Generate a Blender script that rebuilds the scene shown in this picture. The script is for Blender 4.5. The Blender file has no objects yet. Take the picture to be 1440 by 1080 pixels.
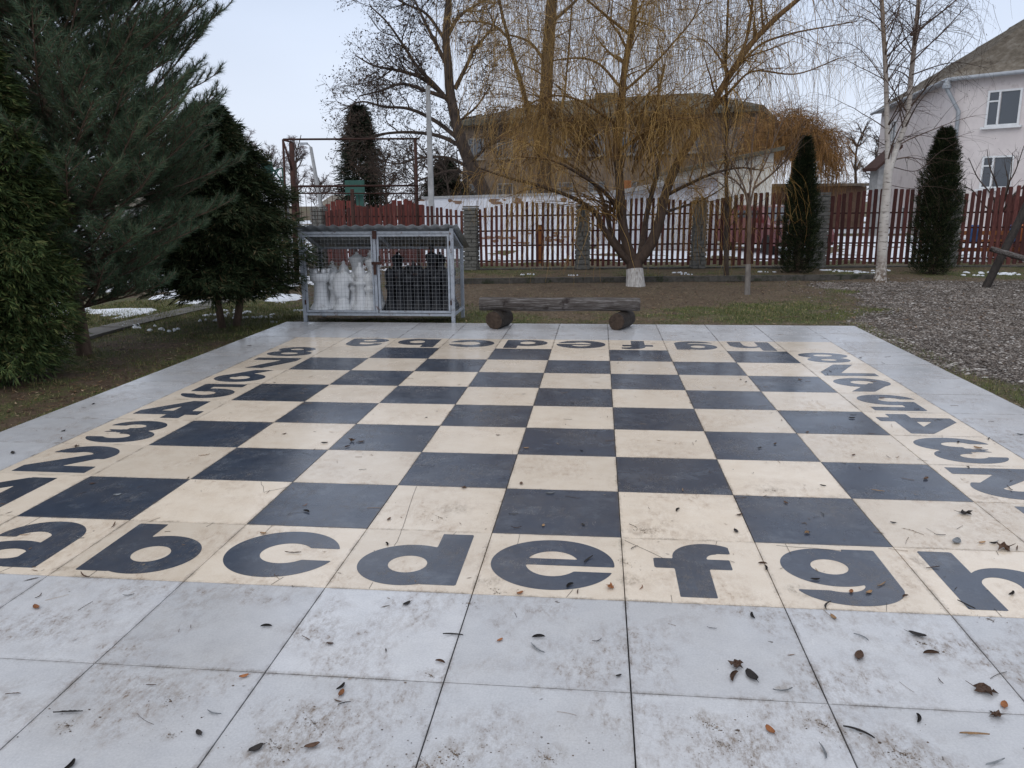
import bpy, math, random
import numpy as np
from math import radians, sin, cos, pi
random.seed(7); rng = np.random.default_rng(7)
S = bpy.context.scene
COL = S.collection
T = 0.6                                     # paving tile size, metres

# ------------------------------------------------------------------ camera
CAM = np.array([2.8779, -3.4627, 1.5106]); FPX = 1122.8
PITCH, YAW, ROLL = 0.2240, 0.1086, -0.0088
_r = np.array([cos(YAW), sin(YAW), 0]); _f = np.array([-sin(YAW)*cos(PITCH), cos(YAW)*cos(PITCH), -sin(PITCH)])
_u = np.cross(_r, _f)
CR = cos(ROLL)*_r + sin(ROLL)*_u; CU = -sin(ROLL)*_r + cos(ROLL)*_u; CF = _f
cd = bpy.data.cameras.new('camera'); cam = bpy.data.objects.new('camera', cd); COL.objects.link(cam)
cd.sensor_width = 36; cd.lens = FPX/1440*36; cd.clip_start = 0.05; cd.clip_end = 2000
from mathutils import Matrix, Vector
M = Matrix.Identity(4)
for i in range(3):
    M[i][0], M[i][1], M[i][2], M[i][3] = CR[i], CU[i], -CF[i], CAM[i]
cam.matrix_world = M
S.camera = cam

# ------------------------------------------------------------------ overcast sky, soft sun, exposure
w = bpy.data.worlds.new('World'); S.world = w; w.use_nodes = True
N = w.node_tree.nodes; L = w.node_tree.links; N.clear()
SUN_EL, SUN_ROT = radians(38), radians(200)
sky = N.new('ShaderNodeTexSky'); sky.sky_type = 'NISHITA'; sky.sun_disc = False
sky.sun_elevation = SUN_EL; sky.sun_rotation = SUN_ROT
bg1 = N.new('ShaderNodeBackground'); bg1.inputs['Strength'].default_value = 0.06
L.new(sky.outputs[0], bg1.inputs[0])
geo = N.new('ShaderNodeTexCoord'); sep = N.new('ShaderNodeSeparateXYZ'); L.new(geo.outputs['Generated'], sep.inputs[0])
rp = N.new('ShaderNodeValToRGB'); L.new(sep.outputs['Z'], rp.inputs[0])
e = rp.color_ramp.elements
e[0].position = 0.0; e[0].color = (0.74, 0.79, 0.89, 1)
e[1].position = 1.0; e[1].color = (0.90, 0.93, 0.98, 1)
k = rp.color_ramp.elements.new(0.22); k.color = (0.60, 0.68, 0.83, 1)
k = rp.color_ramp.elements.new(0.55); k.color = (0.74, 0.79, 0.90, 1)
nz = N.new('ShaderNodeTexNoise'); nz.inputs['Scale'].default_value = 1.9; nz.inputs['Detail'].default_value = 4
mp = N.new('ShaderNodeMapping'); mp.inputs['Scale'].default_value = (1, 1, 3); L.new(geo.outputs['Generated'], mp.inputs[0]); L.new(mp.outputs[0], nz.inputs['Vector'])
mr = N.new('ShaderNodeMapRange'); mr.inputs[3].default_value = 0.85; mr.inputs[4].default_value = 1.12; L.new(nz.outputs['Fac'], mr.inputs[0])
mul = N.new('ShaderNodeVectorMath'); mul.operation = 'SCALE'; L.new(rp.outputs[0], mul.inputs[0]); L.new(mr.outputs[0], mul.inputs['Scale'])
bg2 = N.new('ShaderNodeBackground'); bg2.inputs['Strength'].default_value = 1.0; L.new(mul.outputs[0], bg2.inputs[0])
mx = N.new('ShaderNodeMixShader'); mx.inputs[0].default_value = 0.9
L.new(bg1.outputs[0], mx.inputs[1]); L.new(bg2.outputs[0], mx.inputs[2])
wo = N.new('ShaderNodeOutputWorld'); L.new(mx.outputs[0], wo.inputs[0])
sd = bpy.data.lights.new('sun', 'SUN'); sd.energy = 0.6; sd.angle = radians(40); sd.color = (1, 0.97, 0.92)
so = bpy.data.objects.new('sun', sd); COL.objects.link(so)
so.rotation_euler = (radians(90)-SUN_EL, 0, radians(-20))
so.location = (0, -10, 20)
S.view_settings.view_transform = 'Standard'; S.view_settings.look = 'None'
S.view_settings.exposure = 0.28; S.view_settings.gamma = 1.0; S.view_settings.use_curve_mapping = False

# ------------------------------------------------------------------ helpers
def P(px, py, D):
    "point seen at photo pixel px,py at distance D along the view"
    return CAM + D*(CF + CR*(px-720)/FPX - CU*(py-540)/FPX)
def G(px, py, z=0.0):
    v = CF + CR*(px-720)/FPX - CU*(py-540)/FPX
    return CAM + v*(z-CAM[2])/v[2]
def depth(p): return float((np.asarray(p)-CAM) @ CF)

def tag(o, label=None, cat=None, group=None, kind=None):
    if label: o['label'] = label
    if cat: o['category'] = cat
    if group: o['group'] = group
    if kind: o['kind'] = kind
    return o
def empty(name, loc, label=None, cat=None, group=None):
    o = bpy.data.objects.new(name, None); COL.objects.link(o); o.location = tuple(float(v) for v in loc)
    o.empty_display_size = .1
    return tag(o, label, cat, group)

def link(name, me, parent=None, loc=None, rot=None):
    o = bpy.data.objects.new(name, me); COL.objects.link(o)
    if parent is not None: o.parent = parent
    if loc is not None: o.location = tuple(float(v) for v in loc)
    if rot is not None: o.rotation_euler = rot
    return o

class MB:
    "collects geometry; vertex arrays and polygon lists"
    def __init__(s): s.v = []; s.f = []; s.n = 0
    def add(s, v, f):
        v = np.asarray(v, float).reshape(-1, 3)
        s.v.append(v); s.f += [tuple(int(i)+s.n for i in q) for q in f]; s.n += len(v)
        return s
    def box(s, c, d, rz=0, R=None):
        x, y, z = np.array(d)/2
        v = np.array([(-x,-y,-z),(x,-y,-z),(x,y,-z),(-x,y,-z),(-x,-y,z),(x,-y,z),(x,y,z),(-x,y,z)])
        if rz: v = v @ np.array([[cos(rz), sin(rz), 0], [-sin(rz), cos(rz), 0], [0, 0, 1]])
        if R is not None: v = v @ np.asarray(R).T
        return s.add(v+np.asarray(c, float), [(0,3,2,1),(4,5,6,7),(0,1,5,4),(1,2,6,5),(2,3,7,6),(3,0,4,7)])
    def bar(s, a, b, w, h=None):
        "square bar between two points"
        a = np.asarray(a, float); b = np.asarray(b, float); h = h or w
        d = b-a; Ln = np.linalg.norm(d); d = d/Ln
        up = np.array([0, 0, 1.]) if abs(d[2]) < .9 else np.array([0, 1., 0])
        x = np.cross(d, up); x /= np.linalg.norm(x); y = np.cross(x, d)
        R = np.stack([x, d, y], 1)
        return s.box((a+b)/2, (w, Ln, h), R=R)
    def tube(s, pts, rad, n=8, cap=True):
        pts = np.asarray(pts, float); m = len(pts); rad = np.broadcast_to(rad, (m,)).astype(float)
        t = np.gradient(pts, axis=0); t /= np.linalg.norm(t, axis=1)[:, None]+1e-9
        ref = np.array([0.31, 0.9, 0.2]) if abs(t[0][1]) < .8 else np.array([1., .1, .1])
        V = []
        for i in range(m):
            x = np.cross(t[i], ref); x /= np.linalg.norm(x)+1e-9; y = np.cross(t[i], x); ref = np.cross(x, t[i])
            a = np.arange(n)*2*pi/n
            V.append(pts[i]+rad[i]*(np.cos(a)[:, None]*x+np.sin(a)[:, None]*y))
        F = [(i*n+j, i*n+(j+1) % n, (i+1)*n+(j+1) % n, (i+1)*n+j) for i in range(m-1) for j in range(n)]
        if cap: F += [tuple(range(n-1, -1, -1)), tuple((m-1)*n+j for j in range(n))]
        return s.add(np.concatenate(V), F)
    def lathe(s, prof, c=(0, 0, 0), n=16):
        V = []; m = len(prof)
        for r, z in prof:
            a = np.arange(n)*2*pi/n
            V.append(np.stack([r*np.cos(a), r*np.sin(a), np.full(n, z)], 1))
        F = [(i*n+j, i*n+(j+1) % n, (i+1)*n+(j+1) % n, (i+1)*n+j) for i in range(m-1) for j in range(n)]
        F += [tuple(range(n-1, -1, -1)), tuple((m-1)*n+j for j in range(n))]
        return s.add(np.concatenate(V)+np.asarray(c, float), F)
    def mesh(s, name, mat, smooth=False):
        me = bpy.data.meshes.new(name)
        me.from_pydata([tuple(q) for q in np.concatenate(s.v)], [], s.f); me.update()
        if mat: me.materials.append(mat)
        if smooth: me.polygons.foreach_set('use_smooth', [True]*len(me.polygons))
        return me
    def build(s, name, mat, parent=None, smooth=False, loc=None, base=None):
        "base: shift so that the object's origin sits there"
        if base is not None: s.v = [v-np.asarray(base, float) for v in s.v]
        return link(name, s.mesh(name, mat, smooth), parent, loc)

def fast_mesh(name, V, F, mat, smooth=False):
    "V (n,3), F (m,k) constant polygon size"
    me = bpy.data.meshes.new(name); V = np.ascontiguousarray(V, np.float32); F = np.ascontiguousarray(F, np.int32)
    me.vertices.add(len(V)); me.vertices.foreach_set('co', V.ravel())
    m, kk = F.shape
    me.loops.add(m*kk); me.loops.foreach_set('vertex_index', F.ravel())
    me.polygons.add(m); me.polygons.foreach_set('loop_start', np.arange(0, m*kk, kk, dtype=np.int32))
    try: me.polygons.foreach_set('loop_total', np.full(m, kk, np.int32))
    except Exception: pass
    if smooth: me.polygons.foreach_set('use_smooth', np.ones(m, bool))
    if mat: me.materials.append(mat)
    me.update(calc_edges=True); me.validate()
    return me

def strands_mesh(name, paths, radii, mat, sides=3, smooth=True, origin=(0, 0, 0)):
    "paths: list of (n_i,3); radii list of arrays; resampled by length groups"
    groups = {}
    for p, r in zip(paths, radii): groups.setdefault(len(p), ([], []))[0].append(p); groups[len(p)][1].append(r)
    VV = []; FF = []; off = 0
    for n, (ps, rs) in groups.items():
        A = np.array(ps, float)-np.asarray(origin, float); Rr = np.array([np.broadcast_to(r, (n,)) for r in rs], float)
        t = np.gradient(A, axis=1); t /= np.linalg.norm(t, axis=2, keepdims=True)+1e-9
        ref = np.array([.36, .48, .8]); x = np.cross(t, ref)
        x /= np.linalg.norm(x, axis=2, keepdims=True)+1e-6
        y = np.cross(t, x)
        a = np.arange(sides)*2*pi/sides
        V = A[:, :, None]+Rr[:, :, None, None]*(np.cos(a)[None, None, :, None]*x[:, :, None]+np.sin(a)[None, None, :, None]*y[:, :, None])
        m = len(ps); idx = np.arange(m*n*sides).reshape(m, n, sides)+off
        F = np.stack([idx[:, :-1], np.roll(idx, -1, 2)[:, :-1], np.roll(idx, -1, 2)[:, 1:], idx[:, 1:]], -1).reshape(-1, 4)
        VV.append(V.reshape(-1, 3)); FF.append(F); off += m*n*sides
    return fast_mesh(name, np.concatenate(VV), np.concatenate(FF), mat, smooth)

def vnoise(x, y, seed=0):
    "smooth value noise on arrays"
    x = np.asarray(x, float); y = np.asarray(y, float)
    tab = np.random.default_rng(seed).random((64, 64))
    xi = np.floor(x).astype(int); yi = np.floor(y).astype(int); fx = x-xi; fy = y-yi
    fx = fx*fx*(3-2*fx); fy = fy*fy*(3-2*fy)
    g = lambda a, b: tab[a % 64, b % 64]
    return (g(xi, yi)*(1-fx)+g(xi+1, yi)*fx)*(1-fy)+(g(xi, yi+1)*(1-fx)+g(xi+1, yi+1)*fx)*fy
def fbm(x, y, seed=0, o=4):
    s = 0; a = .5
    for i in range(o): s = s+a*vnoise(x*2**i, y*2**i, seed+i); a *= .5
    return s/(1-.5**o)

# ------------------------------------------------------------------ materials
def new_mat(name):
    m = bpy.data.materials.new(name); m.use_nodes = True
    nt = m.node_tree; b = nt.nodes['Principled BSDF']
    return m, nt, b
def ramp(nt, fac, stops):
    r = nt.nodes.new('ShaderNodeValToRGB'); el = r.color_ramp.elements
    el[0].position, el[0].color = stops[0][0], (*stops[0][1], 1)
    el[1].position, el[1].color = stops[-1][0], (*stops[-1][1], 1)
    for p_, c_ in stops[1:-1]:
        q = el.new(p_); q.color = (*c_, 1)
    nt.links.new(fac, r.inputs[0]); return r.outputs[0]
def noise(nt, scale, detail=4, rough=.6, vec=None, stretch=None):
    n = nt.nodes.new('ShaderNodeTexNoise'); n.inputs['Scale'].default_value = scale
    n.inputs['Detail'].default_value = detail; n.inputs['Roughness'].default_value = rough
    if vec is None:
        g = nt.nodes.new('ShaderNodeNewGeometry'); vec = g.outputs['Position']
    if stretch:
        mpn = nt.nodes.new('ShaderNodeMapping'); mpn.inputs['Scale'].default_value = stretch
        nt.links.new(vec, mpn.inputs[0]); vec = mpn.outputs[0]
    nt.links.new(vec, n.inputs['Vector']); return n.outputs['Fac']
def mixc(nt, fac, a, b, mode='MIX'):
    m = nt.nodes.new('ShaderNodeMix'); m.data_type = 'RGBA'; m.blend_type = mode
    for v, i in ((fac, 0), (a, 6), (b, 7)):
        if hasattr(v, 'node'): nt.links.new(v, m.inputs[i])
        else: m.inputs[i].default_value = v if i == 0 else (*v, 1)
    return m.outputs[2]
def mathn(nt, op, a, b=0.0, c=None):
    m = nt.nodes.new('ShaderNodeMath'); m.operation = op
    for i, v in enumerate((a, b) if c is None else (a, b, c)):
        if hasattr(v, 'node'): nt.links.new(v, m.inputs[i])
        else: m.inputs[i].default_value = v
    return m.outputs[0]
def maprange(nt, v, a, b, c, d):
    m = nt.nodes.new('ShaderNodeMapRange'); nt.links.new(v, m.inputs[0])
    for i, q in enumerate((a, b, c, d)): m.inputs[i+1].default_value = q
    return m.outputs[0]
def bump(nt, b, h, strength=.3, dist=.01):
    n = nt.nodes.new('ShaderNodeBump'); n.inputs['Strength'].default_value = strength; n.inputs['Distance'].default_value = dist
    nt.links.new(h, n.inputs['Height']); nt.links.new(n.outputs[0], b.inputs['Normal'])
def var_mat(name, stops, scale=8, rough=.8, bstr=.3, bdist=.01, stretch=None, island=0.0, objrand=0.0, spec=.3, metallic=0, detail=5, dirt=None, tex='pos'):
    m, nt, b = new_mat(name)
    vec = None
    if tex == 'obj':
        vec = nt.nodes.new('ShaderNodeTexCoord').outputs['Object']
    f = noise(nt, scale, detail, .65, vec, stretch)
    f = maprange(nt, f, .28, .72, 0, 1)
    c = ramp(nt, f, stops)
    if dirt:
        dn = noise(nt, dirt[1], 5, .7, vec)
        c = mixc(nt, maprange(nt, dn, dirt[2], dirt[2]+.12, 0, 1), c, dirt[0])
    if island or objrand:
        src = nt.nodes.new('ShaderNodeNewGeometry').outputs['Random Per Island'] if island else nt.nodes.new('ShaderNodeObjectInfo').outputs['Random']
        amp = island or objrand
        v = maprange(nt, src, 0, 1, 1-amp, 1+amp)
        h = nt.nodes.new('ShaderNodeHueSaturation'); nt.links.new(c, h.inputs['Color']); nt.links.new(v, h.inputs['Value']); c = h.outputs[0]
    nt.links.new(c, b.inputs['Base Color'])
    b.inputs['Roughness'].default_value = rough; b.inputs['Specular IOR Level'].default_value = spec
    b.inputs['Metallic'].default_value = metallic
    if bstr: bump(nt, b, f, bstr, bdist)
    return m

def tile_mat(name, base, mott, dirtamt, dirtcol, r0, r1, scuff=None, spec=.5, smear=None):
    m, nt, b = new_mat(name)
    big = noise(nt, 1.7, 3); med = noise(nt, 9, 4, .7); fine = noise(nt, 140, 3)
    c = mixc(nt, maprange(nt, med, .3, .7, 0, 1), base, mott)
    c = mixc(nt, .22, c, ramp(nt, fine, [(.3, (.35,)*3), (.7, (.75,)*3)]), 'OVERLAY')
    rnd = nt.nodes.new('ShaderNodeObjectInfo').outputs['Random']
    h = nt.nodes.new('ShaderNodeHueSaturation'); nt.links.new(c, h.inputs['Color']); nt.links.new(maprange(nt, rnd, 0, 1, .89, 1.08), h.inputs['Value']); c = h.outputs[0]
    # smears of dried mud: broken up blotches
    d1 = noise(nt, 2.6, 3, .6); d2 = noise(nt, 26, 6, .8, None, (1, .55, 1)); d3 = noise(nt, 90, 4, .8, None, (1, .4, 1))
    mask = mathn(nt, 'MULTIPLY', maprange(nt, d1, .44, .62, 0, 1), maprange(nt, d2, .44, .64, 0, 1))
    mask = mathn(nt, 'MULTIPLY', mask, maprange(nt, d3, .4, .6, .25, 1))
    sm = mathn(nt, 'MULTIPLY', mask, dirtamt)
    c = mixc(nt, sm, c, dirtcol)
    if smear:
        tot = None
        gp = nt.nodes.new('ShaderNodeNewGeometry').outputs['Position']
        warp = nt.nodes.new('ShaderNodeTexNoise'); warp.inputs['Scale'].default_value = 9; warp.inputs['Detail'].default_value = 4; nt.links.new(gp, warp.inputs['Vector'])
        wv = nt.nodes.new('ShaderNodeVectorMath'); wv.operation = 'MULTIPLY_ADD'; nt.links.new(warp.outputs['Color'], wv.inputs[0]); wv.inputs[1].default_value = (.22, .22, 0); nt.links.new(gp, wv.inputs[2])
        for (sx, sy, sr) in smear:
            c_ = G(sx, sy); d_ = nt.nodes.new('ShaderNodeVectorMath'); d_.operation = 'DISTANCE'; nt.links.new(wv.outputs[0], d_.inputs[0]); d_.inputs[1].default_value = (c_[0]+.11, c_[1]+.11, 0)
            q_ = maprange(nt, d_.outputs['Value'], sr*.25, sr, 1, 0); tot = q_ if tot is None else mathn(nt, 'MAXIMUM', tot, q_)
        tot = mathn(nt, 'MULTIPLY', tot, maprange(nt, d2, .40, .58, 0, 1)); tot = mathn(nt, 'MULTIPLY', tot, maprange(nt, d3, .35, .6, .3, 1))
        c = mixc(nt, mathn(nt, 'MULTIPLY', tot, .62), c, (.17, .125, .085))
    # grime gathered along the joints
    oc = nt.nodes.new('ShaderNodeTexCoord').outputs['Object']; so_ = nt.nodes.new('ShaderNodeSeparateXYZ'); nt.links.new(oc, so_.inputs[0])
    ed = mathn(nt, 'MAXIMUM', mathn(nt, 'ABSOLUTE', so_.outputs[0]), mathn(nt, 'ABSOLUTE', so_.outputs[1]))
    gm_ = mathn(nt, 'MULTIPLY', maprange(nt, mathn(nt, 'ADD', ed, maprange(nt, d3, .3, .7, -.008, .008)), .284, .299, 0, 1), maprange(nt, noise(nt, 7, 4, .7), .42, .62, .05, .75))
    c = mixc(nt, mathn(nt, 'MULTIPLY', gm_, .8), c, (.10, .075, .055))
    # soft watery film stain
    c = mixc(nt, mathn(nt, 'MULTIPLY', maprange(nt, big, .42, .7, 0, 1), .12*dirtamt), c, (.30, .24, .17))
    # bits: dark specks
    vo = nt.nodes.new('ShaderNodeTexVoronoi'); vo.inputs['Scale'].default_value = 17; vo.inputs['Randomness'].default_value = 1
    g = nt.nodes.new('ShaderNodeNewGeometry'); mpn = nt.nodes.new('ShaderNodeMapping'); mpn.inputs['Scale'].default_value = (1, .6, 1)
    nt.links.new(g.outputs['Position'], mpn.inputs[0])
    wob = nt.nodes.new('ShaderNodeVectorMath'); wob.operation = 'ADD'
    wn = nt.nodes.new('ShaderNodeTexNoise'); wn.inputs['Scale'].default_value = 30
    nt.links.new(mpn.outputs[0], wn.inputs['Vector'])
    sc = nt.nodes.new('ShaderNodeVectorMath'); sc.operation = 'SCALE'; sc.inputs['Scale'].default_value = .05; nt.links.new(wn.outputs['Color'], sc.inputs[0])
    nt.links.new(mpn.outputs[0], wob.inputs[0]); nt.links.new(sc.outputs[0], wob.inputs[1]); nt.links.new(wob.outputs[0], vo.inputs['Vector'])
    sepc = nt.nodes.new('ShaderNodeSeparateColor'); nt.links.new(vo.outputs['Color'], sepc.inputs[0])
    dot = mathn(nt, 'LESS_THAN', vo.outputs['Distance'], mathn(nt, 'MULTIPLY', sepc.outputs[0], .085))
    dot = mathn(nt, 'MULTIPLY', dot, mathn(nt, 'GREATER_THAN', sepc.outputs[1], .72))
    c = mixc(nt, mathn(nt, 'MULTIPLY', dot, .75), c, (.06, .045, .035))
    if scuff:
        s1 = maprange(nt, noise(nt, 5, 7, .75), .52, .72, 0, 1)
        c = mixc(nt, mathn(nt, 'MULTIPLY', s1, scuff[1]), c, scuff[0])
    nt.links.new(c, b.inputs['Base Color'])
    rr = maprange(nt, noise(nt, 3.1, 5, .7), .3, .7, r0, r1)
    rr = mathn(nt, 'ADD', rr, mathn(nt, 'MULTIPLY', sm, .4))
    nt.links.new(rr, b.inputs['Roughness']); b.inputs['Specular IOR Level'].default_value = spec
    hh = mathn(nt, 'ADD', mathn(nt, 'MULTIPLY', fine, .25), mathn(nt, 'MULTIPLY', mask, .6))
    bump(nt, b, hh, .07, .002)
    return m
SMEARS = ((390, 1050, .13), (440, 1015, .09), (240, 1033, .045), (640, 1062, .12), (590, 1075, .1), (240, 985, .07), (95, 1020, .06), (770, 1060, .08), (1000, 1020, .09), (1050, 1045, .08), (1165, 1020, .10), (1270, 1055, .12), (607, 950, .04), (1315, 905, .04), (455, 860, .05), (760, 975, .04), (1110, 965, .05))
SMEARC = ((660, 848, .05), (700, 820, .05), (905, 745, .10), (1130, 735, .08), (1090, 690, .09), (640, 715, .10), (880, 815, .06), (1180, 700, .08), (1120, 830, .06), (1000, 670, .06), (480, 620, .06), (1390, 700, .08), (1300, 790, .07), (90, 800, .05))
M_GREY = tile_mat('grey_porcelain', (.465, .467, .482), (.535, .535, .545), 1.0, (.15, .10, .065), .11, .28, smear=SMEARS)
M_CREAM = tile_mat('cream_porcelain', (.68, .57, .45), (.75, .65, .53), .75, (.26, .16, .09), .11, .28, smear=SMEARC)
M_DARK = tile_mat('charcoal_porcelain', (.037, .047, .070), (.056, .069, .097), .7, (.12, .10, .08), .10, .26, ((.17, .19, .22), .45))
M_GROUT = var_mat('grout', [(0, (.03, .028, .025)), (1, (.09, .08, .07))], 40, .9)
M_KERB = var_mat('kerb_concrete', [(0, (.045, .042, .036)), (1, (.11, .10, .088))], 12, .9, dirt=((.03, .035, .02), 5, .5))
M_POST = var_mat('post_stone_concrete', [(0, (.10, .098, .09)), (1, (.20, .195, .18))], 14, .85, .6, .01, dirt=((.05, .05, .042), 30, .6))
M_PICKET = var_mat('picket_red_paint', [(0, (.045, .013, .012)), (.5, (.085, .027, .023)), (1, (.135, .052, .042))], 9, .75, .4, .004, (6, 6, .7), objrand=.45, tex='pos')
M_RAIL = var_mat('rail_dark_red', [(0, (.02, .010, .010)), (1, (.06, .018, .017))], 12, .8, .4, .004, (1, 1, 4))
M_REDOLD = var_mat('old_red_boards', [(0, (.10, .026, .022)), (1, (.19, .052, .043))], 10, .85, .4, .004, (4, 4, .5), objrand=.3)
M_GREYPAINT = var_mat('chipped_grey_paint', [(0, (.26, .29, .33)), (1, (.42, .45, .50))], 20, .6, .3, .003, dirt=((.10, .045, .025), 13, .585))
M_WIRE = var_mat('galvanised_wire', [(0, (.20, .21, .22)), (1, (.36, .37, .39))], 40, .5, 0, dirt=((.14, .06, .03), 9, .6))
M_CORR = var_mat('corrugated_sheet', [(0, (.19, .205, .22)), (1, (.33, .35, .37))], 7, .5, .2, .003, dirt=((.10, .07, .05), 5, .6), metallic=.3)
M_RUST = var_mat('rusty_iron', [(0, (.030, .017, .014)), (1, (.075, .034, .026))], 14, .85, .4, .004)
M_WHITEP = var_mat('white_plastic_piece', [(0, (.66, .67, .68)), (1, (.80, .81, .82))], 9, .45, .1, .003, dirt=((.34, .33, .31), 6, .6))
M_BLACKP = var_mat('black_plastic_piece', [(0, (.003, .004, .006)), (1, (.008, .009, .014))], 9, .5, .1, .003)
M_LOG = var_mat('weathered_log', [(0, (.035, .026, .022)), (.5, (.085, .072, .065)), (1, (.26, .245, .24))], 7, .6, .9, .012, (.7, 9, 9), dirt=((.02, .012, .010), 5, .56))
M_LOGEND = var_mat('log_end_grain', [(0, (.028, .018, .013)), (1, (.085, .058, .042))], 30, .8, .6, .01)
M_DLOG = var_mat('dark_wet_log', [(0, (.012, .009, .008)), (1, (.040, .030, .024))], 10, .6, .8, .01, (3, 3, 1))
M_SNOW = var_mat('old_snow', [(0, (.62, .65, .70)), (1, (.80, .82, .86))], 12, .6, .4, .02)
M_PATH = var_mat('path_concrete', [(0, (.09, .082, .074)), (1, (.17, .16, .145))], 5, .85)

def leaf_mat(name, stops, rough=.75, spec=.25, trans=0.0):
    m, nt, b = new_mat(name)
    g = nt.nodes.new('ShaderNodeNewGeometry')
    c = ramp(nt, g.outputs['Random Per Island'], stops)
    n = noise(nt, 3, 3)
    h = nt.nodes.new('ShaderNodeHueSaturation'); nt.links.new(c, h.inputs['Color']); nt.links.new(maprange(nt, n, .3, .7, .7, 1.3), h.inputs['Value'])
    nt.links.new(h.outputs[0], b.inputs['Base Color'])
    b.inputs['Roughness'].default_value = rough; b.inputs['Specular IOR Level'].default_value = spec
    return m
M_PEBBLE = leaf_mat('pebble', [(0, (.05, .038, .030)), (.4, (.135, .110, .092)), (.8, (.235, .205, .18)), (.96, (.34, .31, .285)), (1, (.52, .49, .46))], .7)
M_GRASS = leaf_mat('grass_blade', [(0, (.045, .065, .016)), (.5, (.095, .125, .030)), (.75, (.15, .15, .05)), (.9, (.27, .22, .10)), (1, (.38, .31, .18))])
M_LITTER = leaf_mat('leaf_litter', [(0, (.025, .015, .010)), (.5, (.09, .050, .028)), (.85, (.20, .12, .065)), (1, (.38, .29, .19))])
M_NEEDLE = leaf_mat('pine_needle', [(0, (.030, .060, .036)), (.5, (.062, .112, .062)), (.85, (.11, .16, .088)), (1, (.16, .19, .095))], .5, .35)
M_THUJA = leaf_mat('thuja_frond', [(0, (.022, .040, .015)), (.4, (.042, .068, .022)), (.8, (.078, .105, .032)), (.95, (.125, .13, .045)), (1, (.15, .10, .05))], .7, .2)
M_THUJAD = leaf_mat('dark_thuja_frond', [(0, (.016, .030, .013)), (.6, (.038, .055, .024)), (.88, (.07, .082, .036)), (1, (.13, .095, .05))], .8, .15)
M_THUJAB = leaf_mat('column_thuja_frond', [(0, (.008, .014, .008)), (.5, (.022, .034, .015)), (.85, (.045, .058, .026)), (1, (.10, .085, .045))], .85, .12)
M_FARCON = leaf_mat('far_conifer_frond', [(0, (.014, .020, .014)), (1, (.045, .052, .032))], .9, .1)
M_SEED = leaf_mat('dry_seed_cluster', [(0, (.03, .02, .016)), (1, (.085, .06, .045))], .9, .1)
M_OCHRE = leaf_mat('ochre_twig', [(0, (.17, .092, .025)), (.5, (.33, .19, .055)), (1, (.52, .34, .12))], .6, .3)
M_OCHRED = leaf_mat('brown_ochre_twig', [(0, (.10, .058, .024)), (.5, (.27, .16, .05)), (1, (.46, .30, .10))], .6, .3)
M_ORANGE = leaf_mat('orange_twig', [(0, (.12, .062, .022)), (.5, (.24, .125, .045)), (1, (.38, .21, .08))], .7, .2)
M_TWIGD = leaf_mat('dark_twig', [(0, (.022, .016, .014)), (1, (.075, .052, .040))], .8, .2)
M_TWIGB = leaf_mat('birch_twig', [(0, (.05, .032, .026)), (1, (.13, .09, .07))], .7, .2)
M_TWIGP = leaf_mat('far_bare_twig', [(0, (.12, .09, .09)), (1, (.25, .20, .20))], .8, .2)
M_BARKW = var_mat('willow_bark', [(0, (.028, .018, .014)), (1, (.080, .052, .036))], 14, .8, .8, .01, (1, 1, .25))
M_BARKO = var_mat('willow_limb_bark', [(0, (.075, .042, .020)), (1, (.19, .105, .042))], 10, .7, .5, .006, (1, 1, .3))
M_BARKD = var_mat('dark_bark', [(0, (.022, .016, .013)), (1, (.085, .062, .048))], 9, .9, .8, .02, (1, 1, .3))
M_BARKT = var_mat('brown_bark', [(0, (.06, .04, .03)), (1, (.16, .11, .08))], 12, .9, .7, .01, (1, 1, .3))
M_BARKL = var_mat('pale_lower_bark', [(0, (.10, .085, .075)), (1, (.24, .22, .20))], 16, .85, .5, .006, (1, 1, .3))
M_LIME = var_mat('whitewash', [(0, (.20, .17, .15)), (.4, (.38, .36, .34)), (1, (.62, .60, .58))], 22, .85, .6, .006, (1.5, 1.5, .25))
def birch_mat():
    m, nt, b = new_mat('birch_bark')
    n1 = noise(nt, 5, 4, .7, None, (1.2, 1.2, 7)); n2 = noise(nt, 2.4, 4, .7)
    c = ramp(nt, n2, [(.3, (.34, .30, .27)), (.7, (.56, .53, .49))])
    c = mixc(nt, maprange(nt, n1, .56, .64, 0, .85), c, (.06, .045, .04))
    z = nt.nodes.new('ShaderNodeSeparateXYZ'); g = nt.nodes.new('ShaderNodeNewGeometry'); nt.links.new(g.outputs['Position'], z.inputs[0])
    rough_base = mathn(nt, 'MULTIPLY', maprange(nt, z.outputs[2], .55, .05, 0, 1), maprange(nt, noise(nt, 16, 4), .4, .55, 0, 1))
    c = mixc(nt, rough_base, c, (.10, .065, .04))
    upper = maprange(nt, mathn(nt, 'ADD', z.outputs[2], maprange(nt, n2, 0, 1, -1, 1)), 2.6, 4.6, 0, .8)
    c = mixc(nt, upper, c, (.17, .115, .08))
    nt.links.new(c, b.inputs['Base Color']); b.inputs['Roughness'].default_value = .75; bump(nt, b, n1, .4, .004)
    return m
M_BIRCH = birch_mat()

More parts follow.
